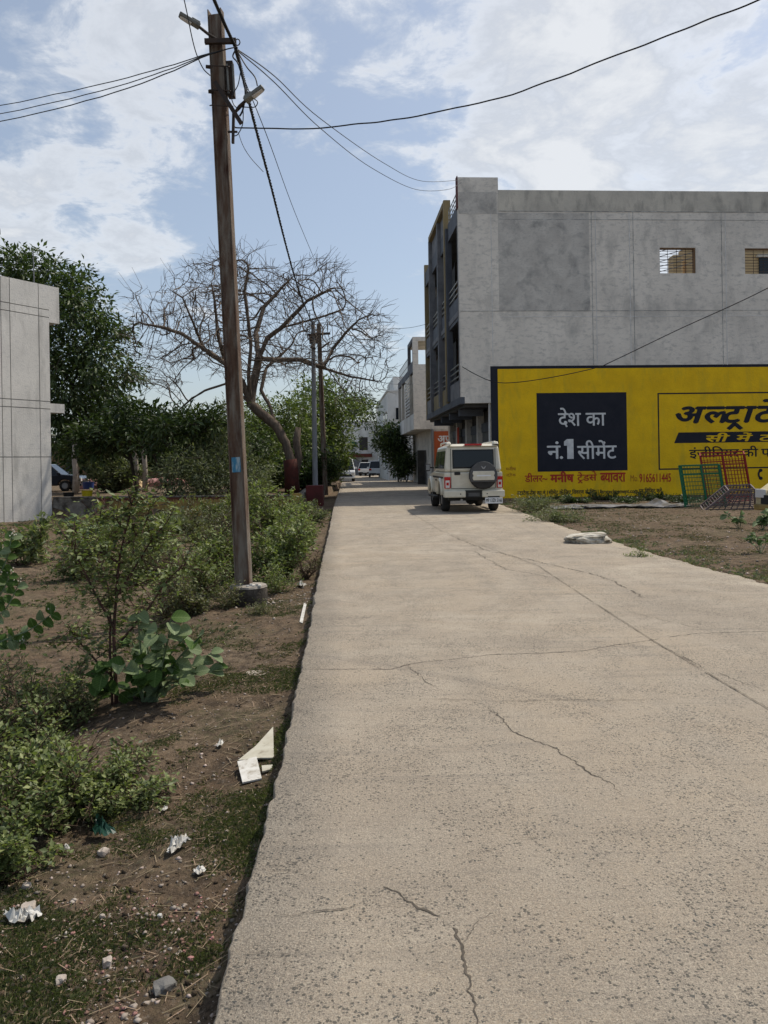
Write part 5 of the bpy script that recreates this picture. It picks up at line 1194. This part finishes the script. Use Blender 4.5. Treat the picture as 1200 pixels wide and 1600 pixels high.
def car(name,label,loc,rz,L_,Wd,H,paint,prof,glass,lights='rear',rust=False):
    t=thing(name,label,'car',loc,rz); h=Wd/2; r=.31
    fy=L_-.85; ry=.75
    low=[(0,.32),(0,H*.56)]+[(y,z) for y,z in prof['deck']]+[(L_,.32)]+[(fy+.38*math.cos(a),.32+.34*math.sin(a)) for a in [math.pi*k/8 for k in range(9)]]+[(ry+.38*math.cos(a),.32+.34*math.sin(a)) for a in [math.pi*k/8 for k in range(9)]]
    MB().prism(low,-h,h).build('body',paint,t,bevel=.07,seg=3)
    g_=prof['cab']   # y0b,y1b,z0,y0t,y1t
    MB().hexa(frust(g_[0],g_[1],g_[2]+.001,h-.04,g_[3],g_[4],H-.03,h-.20)).build('cabin',M['glass'],t,bevel=.03)
    MB().hexa(frust(g_[3]-.02,g_[4]+.02,H-.035,h-.19,g_[3]+.12,g_[4]-.1,H,h-.27)).build('roof',paint,t,bevel=.015)
    for s_ in (-1,1):
        for (yb,yt) in ((g_[0]+.03,g_[3]+.03),((g_[0]+g_[1])/2,(g_[3]+g_[4])/2),(g_[1]-.03,g_[4]-.03)):
            MB().bar((s_*(h-.045),yb,g_[2]),(s_*(h-.20),yt,H-.03),.07).build('window_pillar',paint,t)
        wheel(t,s_*(h-.10),ry,r,.19); wheel(t,s_*(h-.10),fy,r,.19)
        MB().box(s_*(h-.16)-.12,s_*(h-.16)+.12,-.03,.03,H*.42,H*.54).build('tail_light',M['redlamp'],t,bevel=.01)
        MB().box(s_*(h-.2)-.14,s_*(h-.2)+.14,L_-.04,L_+.03,.55,.75).build('headlight',M['clearlamp'],t,bevel=.02)
        MB().box(s_*(h+.09)-.09,s_*(h+.09)+.09,g_[1]-.25,g_[1]-.15,g_[2]+.02,g_[2]+.17).build('mirror',paint,t,bevel=.02)
    MB().box(-h*.7,h*.7,L_-.03,L_+.025,.42,.62).build('grille',M['black'],t); MB().box(-h*.95,h*.95,L_-.04,L_+.06,.28,.41).build('front_bumper',paint if not rust else M['wallyellow'],t,bevel=.03)
    MB().box(-h*.95,h*.95,-.07,.03,.28,.46).build('rear_bumper',M['black'],t,bevel=.03); MB().box(-.25,.25,-.082,-.0705,.42,.54).build('number_plate',M['plate'],t)
    return t
SUVp=dict(deck=[(L_,z) for L_,z in ((3.1,.98),(4.1,.86),(4.2,.7))],cab=(.03,3.2,.92,.25,2.5))
c=G(591,746,0); car('parked_suv','white SUV parked in the far street with its rear towards the camera',(c.x,c.y,0),R(1),4.2,1.95,1.72,M['carwhite2'],SUVp,None)
c=G(574,741.5,0); car('parked_car','white hatchback half hidden behind the far white SUV',(c.x,90,0),R(-14),3.9,1.75,1.6,M['carwhite2'],dict(deck=[(2.9,.9),(3.8,.8),(3.9,.65)],cab=(.03,3.0,.88,.3,2.3)),None)
c=G(538,753,0); van=car('parked_van','small white van parked at the left side of the far street facing the camera',(c.x-.15,c.y+3.7,0),R(184),3.7,1.55,1.85,M['carwhite2'],dict(deck=[(3.3,1.0),(3.65,.85),(3.7,.6)],cab=(.03,3.45,1.02,.1,2.9)),None)
c=P(95,750,44); car('dark_parked_car','dark car parked under the trees beyond the low compound wall',(c.x-3.0,44,.15),R(-84),4.2,1.7,1.55,M['cardark'],SUVp,None)
cv=gr(1178,826)
car('cream_vehicle','front end of a dusty cream vehicle with a rusty yellow bumper at the right edge','',R(0),0,0,0,0,0,None) if False else None
ct=car('cream_vehicle','front end of a dusty cream vehicle with a rusty yellow bumper at the right edge',(cv.x+4.85,cv.y+1.6,.0),R(104),4.1,1.6,1.55,M['carcream'],dict(deck=[(2.9,1.08),(3.3,1.02),(3.75,.88),(4.02,.72),(4.08,.62)],cab=(.5,2.9,.95,.9,2.2)),None,rust=True)
# ---------------------------------------------------------------- motorcycle by the far tree
mc=G(631,752,0); mo=thing('motorcycle','dark motorcycle parked beside the dark tree in the far street','motorcycle',(mc.x,mc.y,0),R(20))
for y in (-.6,.65):
    ring=[(0,y+.27*math.cos(2*math.pi*k/14),.29+.27*math.sin(2*math.pi*k/14)) for k in range(15)]; MB().tube(ring,.045,6,cap=False).build('wheel',M['tyre'],mo)
MB().tube([(0,.0,.80),(0,.2,.88),(0,.42,.82)],[.10,.15,.08],8).build('fuel_tank',M['maroon'],mo,smooth=True)
MB().hexa(frust(-.62,.05,.74,.12,-.62,.02,.83,.10)).build('seat',M['black'],mo,bevel=.03)
MB().tube([(0,.65,.29),(0,.48,.9),(0,.42,1.0)],.03,6).build('fork',M['rim'],mo); MB().tube([(-.32,.34,1.02),(0,.42,1.0),(.32,.34,1.02)],.018,6).build('handlebar',M['black'],mo)
MB().box(-.12,.12,-.12,.3,.28,.62).build('engine',M['cover'],mo,bevel=.03); MB().tube([(0,-.6,.29),(0,0,.45),(0,.45,.85)],.025,6).build('frame',M['black'],mo); MB().tube([(0,.56,.86),(0,.62,.86)],.09,10).build('headlight',M['clearlamp'],mo)
# ---------------------------------------------------------------- iron tree guards by the wall
def guard(name,label,corners,d,depth,m,nv,nh,mid=None,off=(0,0),wt=.010):
    TL,TR,BR,BL=[P(x,y,d) for x,y in corners]; o=Vector(BL); t=thing(name,label,'mesh cage',o)
    sh=Vector((off[0],depth,off[1])); fr=MB()
    F_=[TL-o,TR-o,BR-o,BL-o]; K_=[p+sh for p in F_]
    for pl_ in (F_,K_):
        for a,b in zip(pl_,pl_[1:]+pl_[:1]): fr.bar(a,b,.045)
        fr.bar(pl_[0].lerp(pl_[3],.2),pl_[1].lerp(pl_[2],.2),.035)
    for a,b in zip(F_,K_): fr.bar(a,b,.035)
    if mid: 
        for f in mid: fr.bar(F_[0].lerp(F_[1],f),F_[3].lerp(F_[2],f),.055)
    fr.build('frame',m,t); wm=MB()
    for pl_ in (F_,K_):
        for k in range(1,nv): wm.bar(pl_[0].lerp(pl_[1],k/nv),pl_[3].lerp(pl_[2],k/nv),wt)
        for k in range(1,nh): wm.bar(pl_[0].lerp(pl_[3],k/nh),pl_[1].lerp(pl_[2],k/nh),wt)
    wm.build('wire_mesh',m,t)
    sm_=MB()
    for (a,b) in ((0,3),(1,2)):
        for k in range(1,nh): sm_.bar(F_[a].lerp(F_[b],k/nh),K_[a].lerp(K_[b],k/nh),.009)
    sm_.build('side_mesh',m,t); return t
guard('tree_guard','green iron mesh cage leaning beside the yellow wall',[(1061,728),(1122,726),(1134,795),(1072,799)],23.0,.5,M['green_iron'],14,11,(.55,),(.25,.0))
guard('tree_guard','red iron mesh cage standing behind the green one against the yellow wall',[(1094,713),(1163,710),(1175,782),(1106,786)],24.2,.5,M['red_iron'],14,12,(.5,),(.2,.1))
guard('tree_guard','rusty grey mesh cage lying tipped over between the green cage and the cream vehicle',[(1139,767),(1180,765),(1180,797),(1100,799)],21.6,.6,M['grey_iron'],8,11,None,(.15,.12),.02)
# whitewashed block with slab at the road edge
bk=gr(925,850); bt=thing('whitewashed_block','lumpy whitewashed concrete block with a flat slab on top at the right road edge','concrete block',bk)
def lump(rx,ry,rz_,seed,sub=3,am=.18,flat=0):
    bm=bmesh.new(); bmesh.ops.create_icosphere(bm,subdivisions=sub,radius=1)
    for v in bm.verts:
        c=v.co.copy(); k=1+am*noise.noise(c*1.7+Vector((seed,0,0)))+am*.4*noise.noise(c*5+Vector((seed,3,0)))
        c=Vector((math.copysign(abs(c.x)**.6,c.x),math.copysign(abs(c.y)**.6,c.y),math.copysign(abs(c.z)**.6,c.z)))*k*.85; v.co=(c.x*rx,c.y*ry,c.z*rz_)
    vs=[v.co.copy() for v in bm.verts]; fs=[[v.index for v in f.verts] for f in bm.faces]; bm.free(); return vs,fs
vs,fs=lump(.46,.34,.17,3,4,.34); MB().add([v+Vector((-.02,.1,.10)) for v in vs],fs).build('block',M['whitestone'],bt)
vs,fs=lump(.40,.28,.035,5,4,.2); MB().add([v+Vector((-.07,.10,.265+v.x*.08)) for v in vs],fs).build('slab',M['whitestone'],bt)
# crumpled sheets along the wall foot
for i,(px,py,w_,lb) in enumerate(((895,791,1.0,'flat grey sheet lying left of the crumpled one along the wall foot'),(960,790,1.5,'long flat grey sheet lying in the middle of the wall foot'),(1030,789,1.2,'crumpled grey sheet with a raised corner near the green cage'))):
    b=gr(px,py+3); mb_=[];ff=[]
    for j in range(7):
        for k in range(15):
            x=(k/14-.5)*w_*1.4; y=(j/6-.5)*1.2; z=.03+.10*abs(noise.noise(Vector((x*2.2+i*7,y*2,0))))+(.22*max(0,1-abs(x-.15)*3)*(j/6) if i==2 else 0); mb_.append((x,y,z))
    for j in range(6):
        for k in range(14): a=j*15+k; ff.append((a,a+1,a+16,a+15))
    o=MB().add(mb_,ff).build('grey_sheet',M['sheetgrey']); o.location=b; md=o.modifiers.new('s','SOLIDIFY'); md.thickness=.012; tag(o,lb,'sheet')
# ---------------------------------------------------------------- small things left of the road
def shard(label,cat,pts,m,th=.012,tilt=.0,lift=.02,name='tile_shard'):
    w=[]; th=min(th,.008) if name=='tile_shard' else .003; lift=lift*.6; tilt*=.6
    for x,y in pts: w.append(T(x,y))
    c=sum(w,Vector())/len(w); zc_=sum(p.z for p in w)/len(w)+lift
    poly=[(p.x-c.x,p.y-c.y) for p in w]
    if name not in ('tile_shard','plastic_strip','flat_stone'):   # crumpled thin sheet
        size=max(math.hypot(x,y) for x,y in poly); e=[]
        for a,b in zip(poly,poly[1:]+poly[:1]):
            for k in range(5):
                f=k/5; e.append(((a[0]*(1-f)+b[0]*f)*(1+.10*random.uniform(-1,1)),(a[1]*(1-f)+b[1]*f)*(1+.10*random.uniform(-1,1))))
        vs=[];fs=[];m_=len(e)
        for rk,rf_ in enumerate((1,.72,.42,.15)):
            for (x,y) in e: vs.append((x*rf_+random.gauss(0,.03)*size,y*rf_+random.gauss(0,.03)*size,abs(random.gauss(.0,.16))*size+(1-rf_)*size*.25))
            if rk:
                for k in range(m_): a0=(rk-1)*m_; b0=rk*m_; fs.append((a0+k,a0+(k+1)%m_,b0+(k+1)%m_,b0+k))
        fs.append(tuple(range(3*m_,4*m_)))
        o=MB().add(vs,fs).build(name,m); o.location=(c.x,c.y,zc_); return tag(o,label,cat)
    n=len(poly); vs=[(x,y,tilt*y) for x,y in poly]+[(x,y,tilt*y+th) for x,y in poly]
    fs=[tuple(range(n))[::-1],tuple(range(n,2*n))]+[(i,(i+1)%n,n+(i+1)%n,n+i) for i in range(n)]
    o=MB().add(vs,fs).build(name,m); o.location=(c.x,c.y,zc_); return tag(o,label,cat)
shard('triangular cream tile shard lying at the left road edge','tile shard',[(372,1196),(400,1172),(427,1147),(428,1186),(408,1190)],M['tile'],.012,.10,.03)
shard('squarish white tile piece just below the triangular shard','tile shard',[(371,1203),(401,1194),(409,1219),(379,1228)],M['litter'],.012,.12,.035)
shard('small dark-edged tile sliver beside the squarish white piece','tile shard',[(409,1204),(426,1199),(424,1206),(410,1212)],M['tile'],.01,.0,.02)
shard('torn white scrap lying in the grass halfway to the foreground','litter',[(260,1340),(268,1325),(290,1316),(298,1322),(284,1331),(268,1340)],M['litter'],.01,.15,.03,'paper_scrap')
shard('small round white piece near the torn white scrap','litter',[(302,1368),(308,1360),(318,1358),(322,1365),(312,1374)],M['litter'],.015,.1,.02,'paper_scrap')
shard('long white strip of litter on the bank near the road by the near pole','litter',[(468,973),(475,945),(479,946),(473,975)],M['litter'],.01,.0,.02,'plastic_strip')
shard('white flake lying between the bush and the triangular shard','litter',[(338,1170),(344,1163),(350,1162),(346,1170)],M['litter'],.01,.0,.02,'paper_scrap')
shard('white flake on the soil right of the near pole footing','litter',[(463,916),(470,913),(479,918),(472,920)],M['litter'],.01,.0,.02,'paper_scrap')
shard('white crumpled wrapper under the foreground bush','litter',[(98,1333),(104,1328),(110,1332),(106,1338)],M['litter'],.02,.0,.03,'wrapper')
shard('crumpled white plastic bag at the bottom left edge','litter',[(6,1438),(14,1432),(24,1442),(38,1444),(56,1430),(66,1434),(50,1446),(22,1450)],M['litter'],.02,.0,.02,'plastic_bag')
shard('white chip lying between the foreground bush and the squarish tile','litter',[(252,1272),(257,1264),(262,1266),(260,1274)],M['litter'],.02,.0,.02,'paper_scrap')
shard('green plastic scrap poking out under the foreground bush','litter',[(140,1315),(150,1302),(170,1303),(180,1309),(160,1318)],M['plasticg'],.015,.3,.05,'plastic_scrap')
shard('flat pale stone half buried on the bank above the tiles','stone',[(383,1052),(400,1047),(420,1049),(412,1055),(390,1056)],M['stone_l'],.02,.0,.0,'flat_stone')
def stone(label,px,py,w,hh,m,seed):
    p=T(px,py); s=p.y/1200; vs,fs=lump(w*s/2,w*s/2*.8,hh*s/2,seed,2,.35)
    o=MB().add(vs,fs).build('stone',m); o.location=(p.x,p.y,gz(p.x,p.y)+hh*s*.25); o.rotation_euler=(0,0,seed); return tag(o,label,'stone')
stone('rounded pinkish stone by the edge of the foreground bush',162,1335,20,13,M['stone_l'],1)
stone('brownish stone beside the crumpled plastic bag',45,1425,32,20,M['stone_l'],2)
stone('small pale stone above the brownish one',42,1388,18,12,M['stone_l'],3)
stone('flat grey stone at the bottom near the road edge',257,1547,42,22,M['stone_g'],4)
stone('pale angular stone left of the flat grey one',168,1508,22,16,M['stone_l'],5)
stone('small white stone in the lower middle of the bank',250,1434,9,9,M['litter'],6)
stone('small white stone left of the lower middle of the bank',160,1436,9,12,M['stone_l'],7)
stone('pale slab stone lying at the bottom left corner',95,1535,22,14,M['stone_l'],8)
stone('small pinkish stone at the bottom edge near the road',298,1500,12,8,M['brickbit'],9)
stone('dark pebble on the road straight ahead',577,883,14,5,M['stone_g'],10)
stone('grey boulder in the hollow left of the near pole',287,945,26,18,M['stone_g'],11)
stone('pale stone on the right hand bare ground near the road',912,856+0,14,8,M['stone_l'],12)
# yellow bucket, blue drum and dark tub past the compound wall
def tub(name,label,px,d,r,h,m,z=.15):
    p=P(px,760,d); o=MB().tube([(0,0,0),(0,0,h*.1),(0,0,h*.9),(0,0,h)],[r*.85,r*.9,r,r*1.06],14).build(name,m,None); o.location=(p.x,d,z); return tag(o,label,'container')
tub('yellow_tub','bright yellow plastic tub beyond the low compound wall',136,30.5,.21,.24,M['plasticy'],.32)
tub('dark_tub','dark round tub left of the yellow one behind the compound wall',107,29.5,.2,.22,M['black'],.3)
tub('blue_tarp_bundle','blue plastic drum behind the yellow tub',138,33,.24,.3,M['plasticb'],.55)
# pale posts (old pillars) beyond the wall
for (px,dd,hh,lb) in ((117,38,2.6,'pale thin post beside the dark parked car'),(212,40,2.9,'left one of a pair of brownish posts beyond the compound wall'),(226,40,2.9,'right one of a pair of brownish posts beyond the compound wall')):
    p=P(px,740,dd); mb=MB(); mb.tube([(0,0,-.1),(.03,0,hh*.4),(-.02,0,hh*.7),(0.02,0,hh)],[.16,.13,.13,.11],8); o=mb.build('stone_post',M['stone_l'],None,smooth=True); o.location=(p.x,dd,.15); tag(o,lb,'post')
# ochre and red soil heaps, boundary
for (px,dd,w_,h_,m_,lb) in ((150,48,2.0,.75,'brickbit','heap of red rubble under the trees beyond the compound wall'),(265,52,2.0,.7,'brickbit','reddish heap right of the post pair beyond the compound wall'),(190,50,2.0,.65,'beige','sandy heap between the red heaps beyond the compound wall')):
    p=P(px,740,dd); vs,fs=lump(w_,w_*.6,h_,px,3,.3); o=MB().add(vs,fs).build('rubble_heap',M[m_]); o.location=(p.x,dd,.1); tag(o,lb,'heap')
shk=P(90,690,90); far_building('brown_shed','low brown shed far behind the trees on the left',(P(60,724,85).x,85,0),0,16,6,4.2,M['brownin'],[(3,4.5,1,2.4,M['glass']),(9,10.5,1,2.4,M['glass'])])
fb_=far_building('grey_house_behind_trees','low grey house glimpsed between the trees left of the near pole',(P(235,724,88).x,88,0),0,12,6,5.0,M['white_wall'],[(2,3.2,2,3.4,M['glass']),(6,7.4,2,3.4,M['glass'])])
# ---------------------------------------------------------------- ground clutter (uncountable)
def scatter(n,fn): 
    out=[]
    while len(out)<n:
        r_=fn()
        if r_: out.append(r_)
    return out
def left_pt():
    y=random.uniform(1.9,1.9+random.random()**1.0*9.5+.1); t=.03+abs(random.gauss(0,1.3)); x=lerp(XLp,y)-t
    if abs(x/y)>.56: return None
    return x,y
# grass: patches decided by noise
def grassblades(name,n,ptfn,h,m,thresh,par=None,lie=.35,wid=.10):
    V_=[];F_=[]; c=0; tries=0
    while c<n and tries<n*12:
        tries+=1; p=ptfn()
        if not p: continue
        x,y=p
        if noise.noise(Vector((x*1.3,y*1.3,11)))+.45*noise.noise(Vector((x*5,y*5,12)))-abs(random.gauss(0,.26))<thresh-.14: continue
        z=gz(x,y)-.004; 
        for b in range(3):
            an=random.uniform(0,6.28); l=h*random.uniform(.4,1.3); w=l*wid; ox,oy=random.gauss(0,.012),random.gauss(0,.012)
            dx,dy=math.cos(an),math.sin(an); k=random.uniform(.1,1)*lie*2; s=len(V_)
            V_+=[(x+ox-dy*w,y+oy+dx*w,z),(x+ox+dy*w,y+oy-dx*w,z),(x+ox+dx*l*k*.5,y+oy+dy*l*k*.5,z+l*.6),(x+ox+dx*l*k*1.3,y+oy+dy*l*k*1.3,z+l*max(.15,1-k*.6))]
            F_+=[(s,s+1,s+2),(s+1,s+3,s+2)]
        c+=1
    o=npmesh(name,V_,F_,m); tag(o,kind='stuff'); return o
g1=grassblades('grass',19000,left_pt,.019,M['grass'],.20,lie=.5,wid=.07); tag(g1,'short patchy green grass on the left bank','grass')
def edge_pt():
    y=1.9+random.random()**1.6*11; x=lerp(XLp,y)-.03-abs(random.gauss(0,.10)); return x,y
g2=grassblades('grass',2200,edge_pt,.022,M['grass'],.12,lie=.5); tag(g2,'strip of grass along the broken left edge of the road','grass')
def fld():
    y=random.uniform(6,27); x=-random.uniform(1.5,14); 
    return None if abs(x/y)>.56 else (x,y)
g4=grassblades('grass',9000,fld,.05,M['grass'],-.02,lie=.6); tag(g4,'thin grass over the open plot behind the bushes','grass')
def right_pt():
    y=7+random.random()**1.2*22; x=lerp(XRp,y)+abs(random.gauss(0,2.6))+.02
    return None if x/y>.56 else (x,y)
g3=grassblades('grass',4200,right_pt,.03,M['grass'],.10,lie=.6); tag(g3,'thin grass and weeds on the bare ground right of the road','grass')
def right_edge():
    y=9+random.random()*18; x=lerp(XRp,y)+abs(random.gauss(0,.35))-.03; return (x,y)
g5=grassblades('grass',1500,right_edge,.05,M['leaf_grey'],.0,lie=.5); tag(g5,'grey-green grass fringe along the right edge of the road','grass')
g6=grassblades('dry_grass',4200,right_pt,.04,M['straw'],.0,lie=.5,wid=.06); tag(g6,'dry straw-coloured grass on the bare ground right of the road','grass')
g7=grassblades('dry_grass',3000,left_pt,.022,M['straw'],.05,lie=.6,wid=.06); tag(g7,'dry yellowed grass among the green on the left bank','grass')
# straw and fallen twigs
V_=[];F_=[]
for k in range(1700):
    p=left_pt() if k%4 else right_pt()
    if not p: continue
    x,y=p; an=random.uniform(0,6.28); l=random.uniform(.015,.06)*(1+.12*y)*(2.2 if random.random()<.05 else 1); w=.0011*(1+.1*y); z=gz(x,y)+.006; dx,dy=math.cos(an),math.sin(an); s=len(V_)
    V_+=[(x-dy*w,y+dx*w,z),(x+dy*w,y-dx*w,z),(x+dx*l+dy*w,y+dy*l-dx*w,gz(x+dx*l,y+dy*l)+.008),(x+dx*l-dy*w,y+dy*l+dx*w,gz(x+dx*l,y+dy*l)+.008)]; F_.append((s,s+1,s+2,s+3))
o=npmesh('straw',V_,F_,M['straw']); tag(o,'dry straws and fallen twigs scattered over the soil','straw',kind='stuff')
# pebbles
def pebbles(name,n,ptfn,s0,s1,m,label):
    base_v=np.array([(0,0,1),(.9,0,.1),(.3,.85,0),(-.7,.55,.1),(-.75,-.5,0),(.25,-.9,.1),(0,0,-.6)]); tri=np.array([(0,1,2),(0,2,3),(0,3,4),(0,4,5),(0,5,1),(6,2,1),(6,3,2),(6,4,3),(6,5,4),(6,1,5)])
    V_=[];F_=[]
    for k in range(n):
        p=ptfn()
        if not p: continue
        x,y=p; s=s0+(s1-s0)*random.random()**4; a=random.uniform(0,6.28); ca,sa=math.cos(a),math.sin(a)
        v=base_v*np.array((s*random.uniform(.7,1.3),s*random.uniform(.6,1.2),s*random.uniform(.35,.8)))+rng.normal(0,.12*s,(7,3)); v=np.stack([v[:,0]*ca-v[:,1]*sa+x,v[:,0]*sa+v[:,1]*ca+y,v[:,2]+gz(x,y)+s*.12],1)
        F_.append(tri+len(V_)*7); V_.append(v)
    o=npmesh(name,np.concatenate(V_),np.concatenate(F_),m); return tag(o,label,'pebbles',kind='stuff')
pebbles('pebbles',5200,left_pt,.002,.014,M['pebble'],'small stones and crumbs scattered over the left bank')
def near_left():
    y=random.uniform(1.9,2.9); x=lerp(XLp,y)-.08-random.random()*.95; return (x,y) if abs(x/y)<.56 and noise.noise(Vector((x*2,y*2,5)))>-.15 else None
pebbles('brick_crumbs',1100,near_left,.0025,.013,M['brickbit'],'reddish brick crumbs on the soil in the lower left')
pebbles('rubble',900,near_left,.003,.016,M['stone_l'],'pale rubble chips on the soil in the lower left')
pebbles('pebbles',2600,right_pt,.006,.035,M['pebble'],'stones scattered over the bare ground right of the road')
pebbles('rubble',420,lambda:(lambda p:(p[0]+random.gauss(0,.15),p[1]) )((base.x+random.gauss(.45,.45),base.y+random.gauss(.2,.5))),.006,.03,M['stone_l'],'pale rubble around the near pole footing')
pebbles('soil_clods',3200,left_pt,.004,.02,M['soil'],'clods of brown soil on the left bank')
